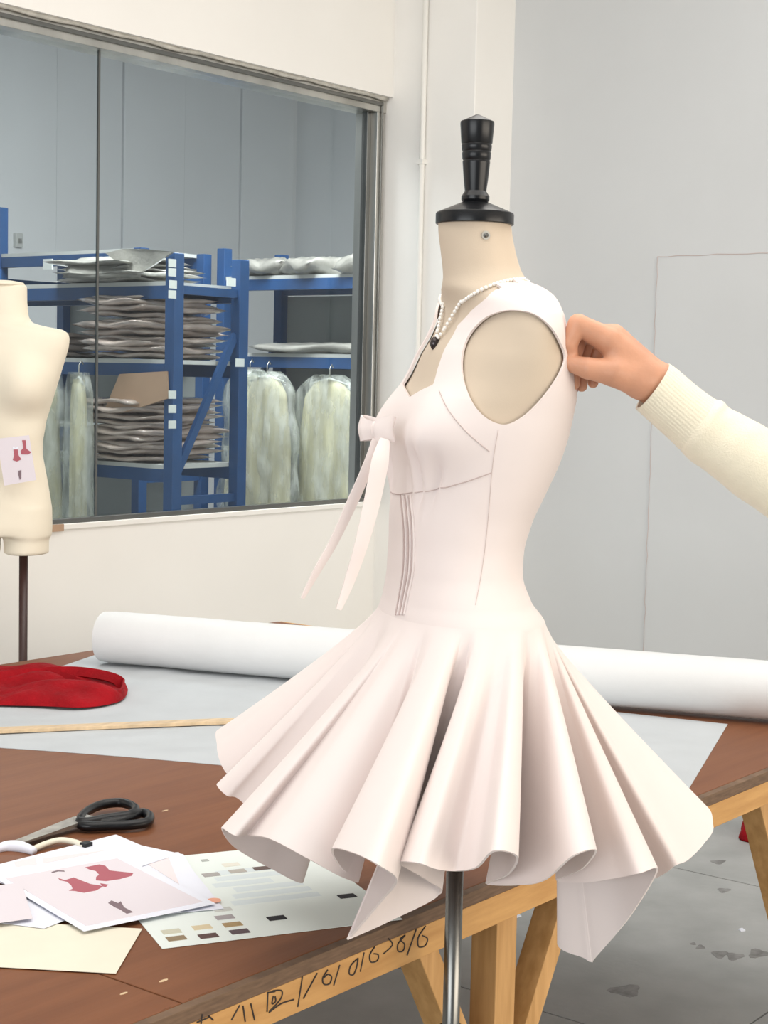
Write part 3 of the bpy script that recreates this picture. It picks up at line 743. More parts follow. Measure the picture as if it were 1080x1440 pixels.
pl = Pd(33, 800, D2)
MB().lathe((pl[0], pl[1], 0), [(.0125, .02), (.0125, z2(770))], 20).build('pole', 'brown_pole', f2, smooth=True)
autosmooth(MB().lathe((pl[0], pl[1], 0), [(.15, 0), (.15, .01), (.14, .016), (.02, .026), (.016, .05), (0, .05)], 32).build('base', 'brown_pole', f2))
# pinned sketch sheet
DS = D2 - .135
def sk(x, y, l=0): return Pd(x, y, DS - l)
sheet = empty('pinned_sketch', sk(25, 650), 'small pink fashion sketch pinned to the front of the bare torso form', 'paper')
def flat(name, pts, m, parent, P, th=.0006):
    a = [P(*q) for q in pts]; nrm_ = -fw * th; nn = len(a)
    V = [p for p in a] + [p + nrm_ for p in a]
    obj(name, V, [tuple(range(nn)), tuple(range(nn, 2 * nn))[::-1]] + [(i, (i + 1) % nn, nn + (i + 1) % nn, nn + i) for i in range(nn)], m, parent, smooth=False)
flat('sheet', [(-4, 617), (41, 612), (51, 675), (6, 683)], 'paper_pink', sheet, sk)
flat('sketch', [(31, 619), (36, 619), (37, 631), (44, 636), (40, 639), (30, 639), (29, 634), (33, 630)], 'print_rose', sheet, lambda x, y: sk(x, y, .001))
flat('sketch', [(19, 632), (25, 632), (26, 640), (30, 646), (24, 649), (18, 647), (20, 640)], 'print_rose', sheet, lambda x, y: sk(x, y, .001))
flat('sketch', [(26, 662), (30, 661), (30, 672), (28, 675), (26, 668)], 'print_dark', sheet, lambda x, y: sk(x, y, .001))
flat('sketch', [(18, 628), (22, 630), (26, 627), (26, 632), (18, 632)], 'paper', sheet, lambda x, y: sk(x, y, .001))

#TABLETOP
# ---------------------------------------------------------------- things on the table
def on(x, y, z=ZT): q = Pz(x, y, z); return (q[0], q[1])
def wav(pts, n):     # resample a polygon edge by edge
    out = []
    for i in range(len(pts)):
        a, b = np.array(pts[i]), np.array(pts[(i + 1) % len(pts)])
        for k in range(n): out.append(tuple(a + (b - a) * k / n))
    return out
# unrolled cloth: a sheet with soft creases
A_, B_, C_, D_ = np.array([2.0, 2.98]), np.array([2.762, 1.418]), np.array([3.47, 1.67]), np.array([3.06, 3.39])
nu, nv = 90, 120; V = []
for i in range(nu + 1):
    for j in range(nv + 1):
        a, b = i / nu, j / nv
        p = A_ * (1 - a) * (1 - b) + D_ * a * (1 - b) + C_ * a * b + B_ * (1 - a) * b
        if a < .12: p = p + (np.array([.035, .02]) * math.sin(b * 5.5) * (1 - a / .12) * .6)
        w = .0025 * (1 + math.sin(p[0] * 23 + 4 * math.sin(p[1] * 5))) * (.35 + .65 * abs(math.sin(p[1] * 3.1 + 1))) + .0012 * (1 + math.sin(p[1] * 61 + 5 * math.sin(p[0] * 8)))
        e = min(1, min(a, 1 - a, b, 1 - b) * 14)
        V.append((p[0], max(p[1], N0 + .012), ZT + .0012 + w * e * .6))
F = [(i * (nv + 1) + j, (i + 1) * (nv + 1) + j, (i + 1) * (nv + 1) + j + 1, i * (nv + 1) + j + 1) for i in range(nu) for j in range(nv)]
F = [tuple(reversed(q)) for q in F]
cs_ = solid(obj('unrolled_cloth', V, F, 'cloth_grey'), .001, -1); tag(cs_, 'pale grey cloth spread flat across the table in front of the roll', 'cloth')
# roll
RR = .0695; ZCL = ZT + .006
ra = Pz(133, 938, ZT); rb_ = Pz(1080, 1021, ZT)
dr = np.array([rb_[0] - ra[0], rb_[1] - ra[1], 0]); dr /= np.linalg.norm(dr); nr = np.array([-dr[1], dr[0], 0])   # nr points away from the camera
if nr @ fw < 0: nr = -nr
st_ = np.array([ra[0], ra[1], ZCL + RR]) + nr * (RR * .72); ln = np.linalg.norm(rb_ - ra) + .12
roll = empty('cloth_roll', st_ - np.array([0, 0, RR]), 'thick white roll of cloth lying across the table', 'cloth roll')
V = []; seg = 56; nl_ = 60
for i in range(nl_ + 1):
    c = st_ + dr * (ln * i / nl_)
    for k in range(seg):
        q = 2 * math.pi * k / seg; r_ = RR * (1 - .012 * abs(math.sin(i * .35)) * (1 + math.sin(q * 3 + i * .3)) / 2)
        if i == 0: r_ *= .96
        V.append(c + (nr * math.cos(q) + np.array([0, 0, 1.]) * math.sin(q)) * r_)
F = [(i * seg + k, i * seg + (k + 1) % seg, (i + 1) * seg + (k + 1) % seg, (i + 1) * seg + k) for i in range(nl_) for k in range(seg)]
F = [tuple(reversed(q)) for q in F]
F += [tuple(range(seg)), tuple(reversed([nl_ * seg + k for k in range(seg)]))]
obj('wound_cloth', V, F, 'roll_white', roll).modifiers.new('e', 'EDGE_SPLIT').split_angle = 1.0
for e_, sg in ((st_, -1), (st_ + dr * ln, 1)):
    MB().tube([e_ - dr * .01 * sg, e_ + dr * .004 * sg], .019, 20).build('core_tube', 'kraft', roll)
# wooden slat ruler
a, b = np.array(on(-60, 1030, ZT + .008)), np.array(on(346, 1013.5, ZT + .008)); d = (b - a) / np.linalg.norm(b - a); nn_ = np.array([-d[1], d[0]]) * .016
rs = bevel(MB().prism([a - nn_, b - nn_, b + nn_, a + nn_], ZT + .005, ZT + .013).build('wooden_slat', 'slat_wood'), .001)
tag(rs, 'long thin wooden slat lying on the pale grey cloth', 'ruler')
# red garment: heap of folds with a strap
cR_ = on(70, 968); rg = empty('red_garment', (cR_[0], cR_[1], ZT + .006), 'crumpled red garment heaped on the pale grey cloth', 'garment')
out_px = [(x_, y_ + 6) for x_, y_ in [(-70, 975), (-40, 946), (20, 945), (75, 946), (115, 948), (150, 955), (172, 960), (178, 972), (165, 986), (120, 994), (60, 992), (0, 991), (-50, 990)]]
OUT = catmull([on(x, y) for x, y in out_px], 160, True); ctr = OUT.mean(0); nrd = 46; V = []
for i in range(nrd + 1):
    t = i / nrd
    for k in range(160):
        p = ctr + (OUT[k] - ctr) * t
        e = (1 - t ** 5) ** .5 if t < 1 else 0
        z = .030 * e * (1 + .30 * math.sin(p[0] * 24 + 3 * math.sin(p[1] * 9)) + .26 * math.sin(p[1] * 33 + 2.2 * math.sin(p[0] * 17)) + .14 * math.sin(p[0] * 70 + p[1] * 44))
        V.append((p[0], p[1], ZT + .008 + z))
F = [(i * 160 + k, (i + 1) * 160 + k, (i + 1) * 160 + (k + 1) % 160, i * 160 + (k + 1) % 160) for i in range(nrd) for k in range(160)]
solid(obj('folded_body', V, F, 'red_knit', rg), .003, -1)
def ribbon3(pts, w, name, m, parent, lift):
    P = catmull([np.array([*on(x, y + 6, ZT + z), ZT + z]) for x, y, z in pts], 50); T = np.gradient(P, axis=0); T /= np.linalg.norm(T, axis=1)[:, None]; V = []
    for i in range(50):
        s_ = np.array([0, 0, 1.]) * .75 + fw * .65; s_ -= T[i] * (s_ @ T[i]); s_ /= np.linalg.norm(s_)
        V += [P[i] - s_ * w / 2, P[i] + s_ * w / 2]
    return solid(obj(name, V, [(2 * i, 2 * i + 1, 2 * i + 3, 2 * i + 2) for i in range(49)], m, parent), .005, 0)
ribbon3([(60, 940, .045), (95, 938, .050), (130, 941, .048), (160, 948, .038), (172, 958, .026), (168, 972, .018), (140, 974, .022), (118, 962, .034), (100, 950, .045)], .026, 'strap', 'red_knit', rg, 0)
ribbon3([(-20, 950, .04), (30, 942, .047), (75, 944, .048), (110, 956, .038), (140, 978, .018)], .026, 'strap', 'red_knit', rg, 0)

def quad(name, pts, z, th, m, parent=None, curl=0.):
    """thin sheet with real thickness; one corner may lift"""
    P = [np.array(p, float) for p in pts]; n_ = 14; V = []
    for i in range(n_ + 1):
        for j in range(n_ + 1):
            a, b = i / n_, j / n_; p = P[0] * (1 - a) * (1 - b) + P[1] * a * (1 - b) + P[2] * a * b + P[3] * (1 - a) * b
            V.append((p[0], p[1], z + curl * (max(0, a - .55) * max(0, b - .55)) * 5))
    F = [(i * (n_ + 1) + j, (i + 1) * (n_ + 1) + j, (i + 1) * (n_ + 1) + j + 1, i * (n_ + 1) + j + 1) for i in range(n_) for j in range(n_)]
    ar = sum(P[i][0] * P[(i + 1) % 4][1] - P[(i + 1) % 4][0] * P[i][1] for i in range(4))
    if ar < 0: F = [tuple(reversed(q)) for q in F]
    return solid(obj(name, V, F, m, parent), th, -1)
def a4(corner, ang_, w=.210, l=.297):
    e1 = np.array([math.cos(ang_), math.sin(ang_)]); e2 = np.array([-e1[1], e1[0]]); c = np.array(corner)
    return [c, c + e1 * w, c + e1 * w + e2 * l, c + e2 * l]
def sheet_thing(name, pts, z, m, label, cat='paper', group=None, curl=0.):
    c = np.mean(np.array(pts), 0); t = empty(name, (c[0], c[1], z), label, cat, group)
    quad('sheet', pts, z, .0005, m, t, curl); return t
# swatch card
cBL = np.array([1.548, 1.573]); e1 = np.array([.878, -.477]); e2 = np.array([.477, .878])
sw = sheet_thing('swatch_card', [cBL, cBL + e1 * .362, cBL + e1 * .362 + e2 * .41, cBL + e2 * .41], ZT + .0012, 'card', 'large pale green card with rows of small fabric colour swatches', 'card')
chips = [((297, 1230), (.38, .36, .35)), ((334, 1225), (.44, .41, .37)), ((325, 1216), (.72, .70, .62)), ((368, 1221), (.13, .09, .08)), ((288, 1210), (.40, .42, .40)), ((241, 1310), (.55, .54, .43)),
         ((248, 1319.5), (.27, .20, .12)), ((284, 1304), (.64, .54, .36)), ((293, 1316), (.10, .05, .045)), ((327, 1300), (.36, .25, .12)), ((337, 1310), (.10, .065, .075)), ((316, 1290), (.36, .33, .34)),
         ((389, 1291), (.012, .010, .015)), ((313, 1279), (.55, .56, .53)), ((488, 1260), (.012, .010, .012))]
def chipmat(c):
    k = 'chip_%02d_%02d_%02d' % tuple(int(q * 99) for q in c)
    if k not in M: mat(k, c, .8, bump=.1, bscale=300)
    return k
for (x, y), c in chips:
    p = np.array(on(x, y, ZT + .0015)); sz = (.0135, .0085) if (x, y) != (288, 1210) else (.006, .005)
    MB().prism([p + e1 * i * sz[0] + e2 * j * sz[1] for i, j in ((-1, -1), (1, -1), (1, 1), (-1, 1))], ZT + .0012, ZT + .0020).build('swatch', chipmat(c), sw)
for i in range(6):
    o0 = cBL + e1 * (.15 + .012 * (i % 3)) + e2 * (.14 + .030 * i)
    MB().prism([o0, o0 + e1 * (.14 - .015 * (i % 4)), o0 + e1 * (.14 - .015 * (i % 4)) + e2 * .021, o0 + e2 * .021], ZT + .0012, ZT + .0014).build('printed_line', 'print_blue', sw)
# cream envelope sheet, loose papers, top print
E1 = np.array(on(200, 1308)); E2 = np.array(on(163, 1371)); dE = E2 - E1; nE = np.array([dE[1], -dE[0]])
E3 = np.array(on(0, 1362)); w_ = (E3 - E2) / np.linalg.norm(E3 - E2)
sheet_thing('cream_paper', [E2 + w_ * .33, E2, E1, E1 + w_ * .33], ZT + .0022, 'paper_cream', 'blank cream paper sheet lying under the white prints at the table edge')
sheet_thing('loose_paper', a4((1.545, 1.735), math.radians(-32)), ZT + .0032, 'paper', 'white paper sheet at the bottom of the print pile, on the cream sheet')
sheet_thing('loose_paper', [np.array(on(-40, 1296)), np.array(on(62, 1309)), np.array(on(96, 1296)), np.array(on(20, 1250))], ZT + .0037, 'paper', 'white sheet showing between the lilac-pink sheet and the cream sheet')
p2 = sheet_thing('loose_paper', [np.array(on(300, 1276)), np.array(on(258, 1205)), np.array(on(231, 1195)) + np.array([-.02, .06]), np.array(on(130, 1262))], ZT + .0042, 'paper', 'white sheet with a pale triangle print fanned out beside the colour swatches')
q_ = [on(200, 1210, ZT + .005), on(237, 1205, ZT + .005), on(252, 1243, ZT + .005)]
MB().prism(q_, ZT + .0042, ZT + .0047).build('printed_shape', 'print_pale', p2)
p3 = sheet_thing('loose_paper', [np.array(on(-60, 1235)), np.array(on(80, 1262)), np.array(on(238, 1210)), np.array(on(163, 1178))], ZT + .0056, 'paper', 'white sheet pushed farthest back in the print pile, beside the scissors')
for q_ in ([(20, 1212), (50, 1206), (52, 1215), (22, 1219)], [(60, 1207), (150, 1195), (120, 1202), (60, 1214)]):
    MB().prism([on(*q, ZT + .0062) for q in q_], ZT + .0056, ZT + .0061).build('printed_shape', 'print_pale', p3)
TP = [np.array(c) for c in ((1.512, 1.692), (1.722, 1.639), (1.795, 1.926), (1.585, 1.980))]
tp = sheet_thing('fashion_print', TP, ZT + .0075, 'paper', 'top print with rose-red dress drawings on a pink ground', 'paper')
def inset(P, d):
    c = np.mean(P, 0); return [p + (c - p) / np.linalg.norm(c - p) * d for p in P]
MB().prism(inset(TP, .021), ZT + .0075, ZT + .0079).build('pink_ground', 'paper_pink', tp)
cr5 = lambda x, y: on(x * 260 / 1080, 1100 + y * 260 / 1080, ZT + .0082)
for nm, m_, P_ in (('dress_drawing', 'print_rose', [(498, 497), (580, 480), (615, 488), (640, 515), (700, 522), (778, 530), (770, 545), (700, 565), (620, 577), (560, 572), (562, 552), (580, 540), (560, 518), (520, 508)]),
                   ('dress_drawing', 'print_rose', [(340, 560), (380, 572), (430, 556), (470, 572), (530, 595), (585, 603), (600, 610), (560, 632), (490, 645), (440, 635), (402, 632), (425, 622), (415, 600), (390, 580), (350, 572)]),
                   ('dress_drawing', 'print_rose', [(585, 590), (632, 598), (618, 612), (595, 606)]),
                   ('figure_drawing', 'print_dark', [(632, 705), (650, 690), (690, 706), (705, 695), (725, 730), (778, 758), (740, 768), (700, 742), (672, 730)]),
                   ('collar_drawing', 'print_dark', [(300, 524), (335, 514), (375, 516), (378, 522), (340, 520), (305, 529)])):
    MB().prism([cr5(*q) for q in P_], ZT + .0079, ZT + .0083).build(nm, m_, tp)
p5 = sheet_thing('loose_paper', [np.array(on(-70, 1262)), np.array(on(-40, 1312)), np.array(on(46, 1300)), np.array(on(30, 1249))], ZT + .0092, 'paper_pink', 'small plain lilac-pink sheet overlapping the corner of the rose-red print')
st = on(301, 1268, ZT + .003); so2 = MB().prism([(st[0] + .0105 * math.cos(a), st[1] + .0105 * math.sin(a)) for a in np.linspace(0, 6.28, 25)[:-1]], ZT + .0047, ZT + .0055)
mat('chip_orange', (.80, .38, .26), .7); tag(so2.build('round_sticker', 'chip_orange'), 'round pale orange sticker beside the print pile on the swatch card', 'sticker')
# white cord / scraps behind the papers
sc_ = catmull([np.array([*on(x, y, ZT + .006), ZT + z]) for x, y, z in ((45, 1195, .006), (65, 1188, .008), (85, 1184, .009), (105, 1186, .008), (118, 1190, .006))], 30)
tp_ = empty('tape_marker', (sc_[0][0], sc_[0][1], ZT), 'short cream tape scrap with a black tip beside the scissors', 'tape')
MB().tube(sc_, .005, 10).build('strip', 'paper_cream', tp_, smooth=True)
q = np.array([*on(118, 1190, ZT + .006), ZT + .006]); MB().box(q - np.array([.004, .008, .0055]), q + np.array([.012, .006, .006])).build('tip', 'black_paint', tp_)
wl_ = catmull([np.array([*on(x, y, ZT + .004), ZT + z]) for x, y, z in ((-8, 1196, .005), (10, 1192, .006), (30, 1193, .006), (48, 1198, .005))], 20)
tag(MB().tube(wl_, [.006 + .004 * math.sin(i * .16) for i in range(20)], 10).build('cloth_scrap', 'paper', smooth=True), 'small white cloth scrap lying against the scissor blades', 'scrap')
# tailor's scissors
sci = empty('scissors', (*on(105, 1157), ZT), 'large tailor\'s scissors with dark steel blades and black looped handles', 'scissors')
pv = np.array([*on(108, 1157, ZT + .012), ZT + .010])
def blade(t, side, z):
    tip = np.array([*on(*t, ZT + .006), ZT + .004]); d = tip - pv; L = np.linalg.norm(d); d /= L; s_ = np.cross([0, 0, 1.], d); V = []
    prof = [(-.030, .013), (-.01, .017), (.02, .017), (.09, .014), (.15, .009), (L - .004, .0015), (L, .0004)]
    P_ = [pv + d * a + s_ * w * .9 for a, w in prof] + [pv + d * a - s_ * w * .9 for a, w in reversed(prof)]
    n_ = len(P_); V = [p + np.array([0, 0, z]) for p in P_] + [p + np.array([0, 0, z + .0035]) for p in P_]
    obj('blade', V, [tuple(reversed(range(n_))), tuple(range(n_, 2 * n_))] + [(i, (i + 1) % n_, n_ + (i + 1) % n_, n_ + i) for i in range(n_)], 'scissor_steel', sci, smooth=False)
blade((14, 1188), 1, 0); blade((22, 1190), -1, .0045)
MB().lathe((pv[0], pv[1], pv[2] - .004), [(.006, 0), (.006, .014), (.004, .016), (0, .016)], 16).build('pivot_screw', 'steel', sci, smooth=True)
for pts_, zr in (([(112, 1154), (124, 1140), (146, 1131), (172, 1129), (190, 1137), (182, 1146), (150, 1151), (124, 1156)], .016),
             ([(114, 1160), (132, 1157), (158, 1156), (180, 1151), (198, 1143), (210, 1147), (207, 1156), (185, 1160), (150, 1161), (126, 1162)], .012)):
    P = catmull([np.array([*on(x, y, ZT + zr), ZT + zr]) for x, y in pts_], 64, True)
    P = np.concatenate([P, P[:2]]); MB().tube(P, .0085, 10, cap=False).build('handle', 'black_paint', sci, smooth=True)
# two pale scuffs on the brown board
for x, y, r_ in ((230, 1379, .006), (174, 1397, .005), (232, 1140, .006)):
    p = np.array(on(x, y)); MB().prism([(p[0] + r_ * math.cos(a) * 1.3, p[1] + r_ * .5 * math.sin(a)) for a in np.linspace(0, 6.28, 11)[:-1]], ZT - .0005, ZT + .0003).build('scuff', 'slat_wood', tb)

#STORE
# ---------------------------------------------------------------- storeroom racks and stock
def rack(name, u0, u1, n0, n1, h, levels, label, diag=True, board=True, h2=None, back=False):
    r_ = empty(name, ((u0 + u1) / 2, (n0 + n1) / 2, 0), label, 'shelving', 'blue steel storage racks')
    pw_, pd2 = .058, .055
    for u in (u0, u1):
        for n_ in (n0, n1): bevel(MB().box((u - pw_ / 2, n_ - pd2 / 2, 0), (u + pw_ / 2, n_ + pd2 / 2, h2 if (h2 and n_ == n1 and u == u0) else h)).build('upright', 'blue_rack', r_), .003)
    for z in levels:
        for u, s in ((u0, -1), (u1, 1)):
            MB().box((u - .02, n0 + pd2 / 2, z - .055), (u + .02, n1 - pd2 / 2, z)).build('beam', 'blue_rack', r_)
        if board: MB().box((u0 - .02, n0 + .03, z), (u1 + .02, n1 - .03, z + .018)).build('shelf_board', 'shelf_board', r_)
    for n_ in (n0, n1):
        for z in (h - .15, .25, 1.0): MB().box((u0 + pw_ / 2, n_ - .012, z - .018), (u1 - pw_ / 2, n_ + .012, z + .018)).build('brace', 'blue_rack', r_)
        if diag: MB().bar((u0 + .03, n_, 1.13), (u1 - .03, n_, 1.72), .035, .02, (0, 1, 0)).build('brace', 'blue_rack', r_)
    if back: MB().box((u1 + .022, n0 + .03, .3), (u1 + .03, n1 - .03, max(levels) - .06)).build('back_panel', 'rack_back', r_)
    return r_
mat('rack_back', (.30, .32, .315), .7, noise=.1, nscale=3)
uA0, uA1 = 4.948, 5.352
rA = rack('storage_rack', uA0, uA1, 5.0, 6.7, 2.05, (.55, 1.135, 1.585, 1.915), 'blue steel storage rack with a diagonal end brace, stacked with packed garments')
for y, x in ((370, 242), (383, 242), (400, 243), (414, 242), (555, 242), (575, 242), (597, 242)):
    p = Pn(x, y, 4.972); MB().box((p[0] - .022, 4.9695, p[2] - .017), (p[0] + .022, 4.9725, p[2] + .017)).build('shelf_label', 'label_white', rA)
for (x, y) in ((318, 397), (330, 510)):
    p = Pn(x, y, 5.0); MB().box((p[0] - .03, 4.965, p[2] - .018), (p[0] + .025, 4.9695, p[2] + .018)).build('shelf_label', 'label_white', rA)
nBf = float(Pu(1, 350, 5.80)[1])
rB = rack('storage_rack', 5.80, 6.25, 6.1, nBf, 2.17, (.6, 1.25, 1.70, 2.15), 'blue storage rack with a labelled top beam behind the bare torso form', diag=False, h2=2.42, back=True)
p = Pu(68, 371, 5.775); MB().box((5.768, p[1] - .035, p[2] - .03), (5.778, p[1] + .035, p[2] + .025)).build('shelf_label', 'label_white', rB)
rC = rack('storage_rack', 6.30, 6.75, 4.75, 6.0, 2.20, (.6, 1.15, 1.64, 2.035), 'blue storage rack with cream garments hanging in clear bags from its side', back=True)
# soft packs: folded garments in polythene
def pack_mesh(name, a, b, t, seed, m, droop=0.):
    r2 = np.random.default_rng(seed); ph = r2.uniform(0, 6.28, 8); V = []; nu_, nv_ = 18, 16
    for side in (1, -1):
        for i in range(nu_ + 1):
            for j in range(nv_ + 1):
                x, y = i / nu_ * 2 - 1, j / nv_ * 2 - 1
                e = max(0, (1 - abs(x) ** 5) * (1 - abs(y) ** 5)) ** .5
                w = 1 + .16 * math.sin(x * 4 + ph[0] + 1.5 * math.sin(y * 3 + ph[1])) + .22 * (abs(math.sin(y * 5 + ph[2] + x * 3)) - .5) + .20 * (abs(math.sin(x * 9 - y * 6 + ph[6])) - .5)
                X = x * a / 2 * (1 + .05 * math.sin(y * 3 + ph[3])); Y = y * b / 2 * (1 + .06 * math.sin(x * 3 + ph[4]))
                edge = max(abs(x), abs(y)) ** 6
                Z = side * t / 2 * e * w + .28 * t * edge * math.sin((math.atan2(y, x)) * 5 + ph[5]) - droop * max(0, -x - .3) ** 2
                V.append((X, Y, Z + t / 2))
    K = (nu_ + 1) * (nv_ + 1); F = []
    for i in range(nu_):
        for j in range(nv_):
            q = (i * (nv_ + 1) + j, (i + 1) * (nv_ + 1) + j, (i + 1) * (nv_ + 1) + j + 1, i * (nv_ + 1) + j + 1)
            F.append(q); F.append(tuple(reversed([K + k for k in q])))
    me = bpy.data.meshes.new(name); me.from_pydata(V, [], F); me.update(); me.materials.append(M[m])
    bm = bmesh.new(); bm.from_mesh(me); bmesh.ops.remove_doubles(bm, verts=bm.verts, dist=1e-5); bm.to_mesh(me); bm.free()
    me.polygons.foreach_set('use_smooth', [True] * len(me.polygons)); return me
tanp = [pack_mesh('garment_pack', .47 + .05 * (i % 3), .40 + .05 * (i % 2),   .025 + .005 * (i % 3), 10 + i, 'tan_pack') for i in range(7)]
gryp = [pack_mesh('flat_pack', .46, .46, .024, 40 + i, 'grey_pack') for i in range(4)]
ORD = ['topmost', 'second', 'third', 'fourth', 'fifth', 'sixth', 'seventh', 'eighth', 'ninth', 'tenth', 'eleventh', 'twelfth']
def stack(x, y, z, n_, step, meshes, label, cat, group, jit=.02, rz=0., sc=1.):
    for k in range(n_):
        i = n_ - 1 - k
        o = bpy.data.objects.new('garment_pack' if meshes is tanp else 'flat_pack', meshes[k % len(meshes)]); COL.objects.link(o)
        o.location = (x + random.uniform(-jit, jit), y + random.uniform(-jit, jit), z + .003 + k * step)
        o.rotation_euler = (random.uniform(-.025, .025) * min(k, 1), random.uniform(-.025, .025) * min(k, 1), rz + random.uniform(-.16, .16))
        o.scale = (sc, sc, 1); tag(o, (ORD[i] + (' pack' if i == 0 else ' pack from the top') + ' ' + label), cat, group)
stack(5.15, 5.335, 1.605, 11, .0245, tanp, 'of the tan stack above the brown kraft sheet', 'garment pack', 'garment packs on the upper shelf')
stack(5.15, 5.335, 1.155, 12, .0225, tanp, 'of the tan stack below the brown kraft sheet', 'garment pack', 'garment packs on the lower shelf')
stack(5.15, 5.335, .570, 7, .0295, tanp, 'of the tan stack on the bottom shelf', 'garment pack', 'garment packs on the bottom shelf')
stack(5.14, 5.95, 1.605, 4, .0295, tanp, 'of the low tan stack deeper in the rack', 'garment pack', 'garment packs deeper in the rack')
stack(5.10, 5.42, 1.935, 4, .022, gryp, 'of the grey polythene pile on the rack top', 'plastic pack', 'flat packs on the rack top', jit=.05)
dm = pack_mesh('drooping_pack', .52, .40, .020, 77, 'grey_pack', droop=.20)
o = bpy.data.objects.new('flat_pack', dm); COL.objects.link(o); o.location = (5.08, 5.42, 2.03); o.rotation_euler = (0, 0, .3); tag(o, 'grey polythene pack with a corner drooping over the rack beam', 'plastic pack', 'flat packs on the rack top')
bpy.context.view_layer.update()
tri = [Pu(x, y, 4.895) for x, y in ((148, 356), (170, 350), (205, 350), (243, 354), (215, 372), (193, 387), (172, 374))]
tv = [p + np.array([.006 * math.sin(i * 2.1), 0, 0]) for i, p in enumerate(tri)]; tv += [p + np.array([.012, 0, 0]) for p in tv]; nq = len(tri)
fl_ = obj('drooping_corner', tv, [tuple(range(nq)), tuple(reversed(range(nq, 2 * nq)))] + [(i, (i + 1) % nq, nq + (i + 1) % nq, nq + i) for i in range(nq)], 'grey_pack', None, smooth=False)
fl_.parent = o; fl_.matrix_parent_inverse = o.matrix_world.inverted()
for k, (dn, dz, a_) in enumerate(((5.75, 0, .2), (5.42, 0, -.3), (5.08, 0, .1))):
    o = bpy.data.objects.new('flat_pack', pack_mesh('soft_pack', .40, .29, .085, 90 + k, 'grey_pack')); COL.objects.link(o); o.location = (6.42, dn, 2.056); o.rotation_euler = (0, 0, a_)
    tag(o, ('puffy grey pack atop the far rack, next to the diagonal-braced rack', 'puffy grey pack atop the far rack, between two others', 'puffy grey pack atop the far rack, next to the window jamb')[k], 'plastic pack', 'puffy packs on the far rack')
o = bpy.data.objects.new('flat_pack', pack_mesh('soft_pack', .42, .8, .05, 99, 'grey_pack')); COL.objects.link(o); o.location = (6.45, 5.35, 1.66); tag(o, 'flat grey pack on the middle shelf of the rack hung with cream garments', 'plastic pack')
# sheet of brown kraft paper leaning on the lower stack
ka = [Pu(x, y, 4.905) for x, y in ((146, 578), (168, 526), (234, 522), (236, 560), (175, 580))]
krt = empty('kraft_paper', (4.92, ka[0][1], ka[0][2]), 'brown kraft paper sheet hanging over the lower garment stack', 'paper')
V = [p for p in ka] + [p + np.array([.01, 0, 0]) for p in ka]; obj('sheet', V, [(0, 1, 2, 3, 4), (9, 8, 7, 6, 5)] + [(i, (i + 1) % 5, 5 + (i + 1) % 5, 5 + i) for i in range(5)], 'kraft', krt, smooth=False)
# garments hanging in clear bags
def hanging(u, n_, ztop, w, dpt, ln_, label, seed, group, bagw=1.25, flare=1.5):
    r2 = np.random.default_rng(seed); ph = r2.uniform(0, 6.28, 6)
    t = empty('bagged_garment', (u, n_, ztop), label, 'garment', group)
    def loft(wt, wb_, d_, L_, fold, m, name, topn=.35, z0=0.):
        V = []; K, R2 = 64, 34
        for i in range(R2):
            q = i / (R2 - 1); wv = (topn * wt + (wt - topn * wt) * min(1, q * 7) ** .6) * (1 - q) + wb_ * q if q < .15 else wt + (wb_ - wt) * (q - .15) / .85
            for k in range(K):
                a = 2 * math.pi * k / K; fo = 1 + fold * (.25 + .75 * q) * (math.sin(a * 7 + ph[0] + q * 2) + .6 * math.sin(a * 12 + ph[1] - q * 3) + (.9 * math.sin(a * 5 + q * 17 + ph[3]) * math.sin(q * 11 + a * 3 + ph[4]) if m == 'film' else 0))
                V.append((u + d_ / 2 * math.sin(a) * fo, n_ + wv / 2 * math.cos(a) * (1 + .05 * math.sin(q * 8 + ph[2]) + (.05 * math.sin(q * 19 + ph[5]) if m == 'film' else 0)), ztop - z0 - L_ * q))
        F = [(i * K + k, i * K + (k + 1) % K, (i + 1) * K + (k + 1) % K, (i + 1) * K + k) for i in range(R2 - 1) for k in range(K)]
        F.append(tuple(range(K)))
        return obj(name, V, F, m, t)
    loft(w * .75, w, dpt * .7, ln_ * .90, .13, 'cream_garment', 'gown', z0=.03)
    loft(w * bagw * .8, w * bagw, dpt * 1.2, ln_, .10, 'film', 'clear_bag')
    MB().tube([(u, n_, ztop - .04), (u, n_, ztop + .03), (u + .015, n_, ztop + .05), (u + .025, n_, ztop + .035)], .003, 8).build('hanger_hook', 'steel', t, smooth=True)
    MB().tube([(u, n_ - w * .3, ztop - .05), (u, n_, ztop - .02), (u, n_ + w * .3, ztop - .05)], .006, 8).build('hanger_bar', 'shelf_board', t, smooth=True)
for k, (n_, w, ln_) in enumerate(((5.70, .32, .72), (5.43, .36, .78), (5.17, .42, .76))):
    hanging(6.185 - .17 * (k % 2), n_, 1.575 - .01 * k, w, .13, ln_, ('cream gown in a clear bag, hanging right beside the diagonal-braced rack', 'cream gown hanging in the middle of the row of three clear bags', 'yellowish cream gown hanging in a clear bag next to the window jamb')[k], 60 + k, 'bagged gowns in the storeroom')
hanging(4.81, 5.66, 1.55, .22, .10, .80, 'cream dress in a clear bag hanging behind the bare torso form', 70, 'bagged gowns in the storeroom', bagw=1.35)
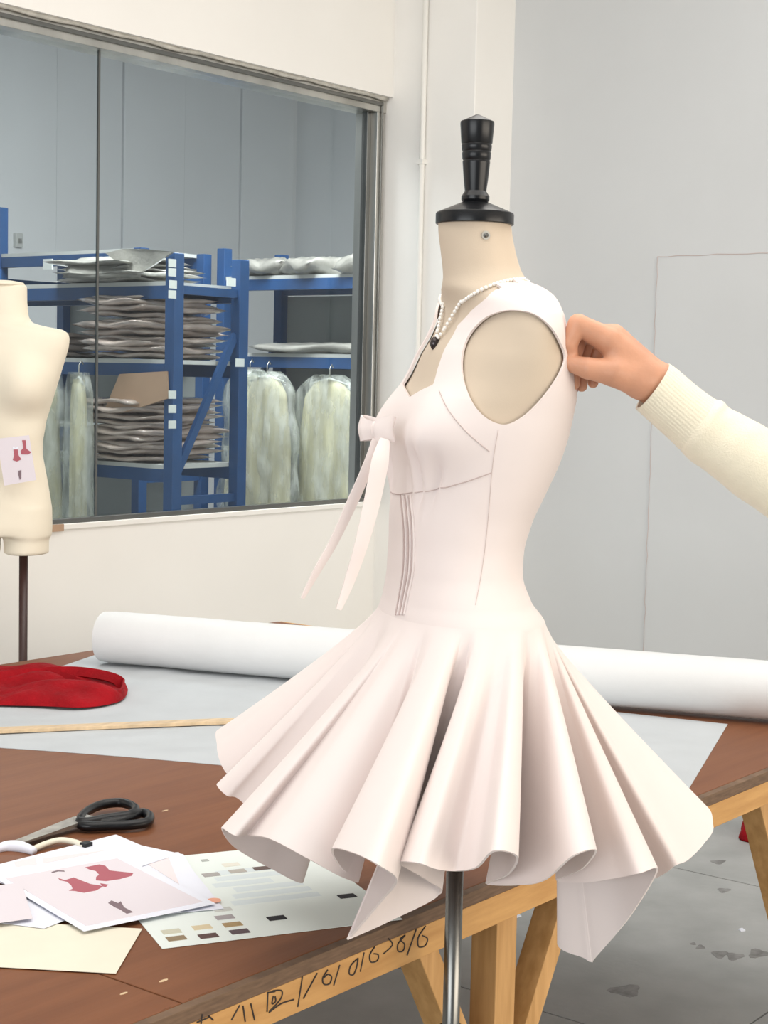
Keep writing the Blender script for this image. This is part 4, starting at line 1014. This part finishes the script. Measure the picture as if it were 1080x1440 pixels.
hanging(4.79, 5.42, 1.54, .10, .09, .80, 'narrow cream dress in a crumpled clear bag hanging beside the kraft paper', 71, 'bagged gowns in the storeroom', bagw=1.8)

#SMALL
# ---------------------------------------------------------------- floor litter and stains
for k, (x, y, w, h_) in enumerate(((1012, 1342, 11, 5), (1033, 1345, 12, 5), (1066, 1341, 14, 6), (985, 1332, 6, 3), (975, 1327, 4, 2), (880, 1393, 22, 8), (1010, 1212, 10, 3), (1018, 1252, 9, 3))):
    c = np.array(Pz(x, y, 0)); e_ = np.array(Pz(x + w, y, 0)); f_ = np.array(Pz(x, y - h_, 0)); P = []
    for a in np.linspace(0, 6.28, 15)[:-1]:
        rr = 1 + .25 * math.sin(3 * a + k); P.append((c[0] + (e_[0] - c[0]) * math.cos(a) * rr + (f_[0] - c[0]) * math.sin(a) * rr, c[1] + (e_[1] - c[1]) * math.cos(a) * rr + (f_[1] - c[1]) * math.sin(a) * rr))
    MB().prism(P, -.0002, .0006).build('floor_stain', 'stain', fl)
c = Pz(1042, 1307, .003); tag(MB().prism([(c[0] - .012, c[1] - .006), (c[0] + .004, c[1] - .012), (c[0] + .016, c[1] + .004), (c[0] + .0, c[1] + .008)], 0, .003).build('paper_scrap', 'paper'), 'tiny white paper scrap on the bare concrete floor', 'scrap')
c = Pz(726, 1288, .003); tag(MB().prism([(c[0] - .02, c[1] - .004), (c[0] + .012, c[1] - .010), (c[0] + .02, c[1] + .004), (c[0] + .0, c[1] + .007)], 0, .003).build('cloth_scrap', 'paper'), 'thin white thread scrap on the floor behind the table leg', 'scrap')
c = Pz(1092, 1165, .03); v3, q3 = surface_nets(lambda X, Y, Z: (np.sqrt(((X - c[0]) / .16) ** 2 + ((Y - c[1]) / .12) ** 2 + ((Z) / .10) ** 2) - 1 + .12 * np.sin(X * 40) * np.sin(Y * 33)) * .09 + np.maximum(0, -Z) * 3, (c[0] - .25, c[1] - .2, -.01), (c[0] + .25, c[1] + .2, .16), .012)
v3[:, 2] = np.maximum(v3[:, 2], .001)
tag(obj('red_cloth', v3, q3, 'red_knit'), 'red cloth heap on the floor beyond the table\'s far end', 'cloth')
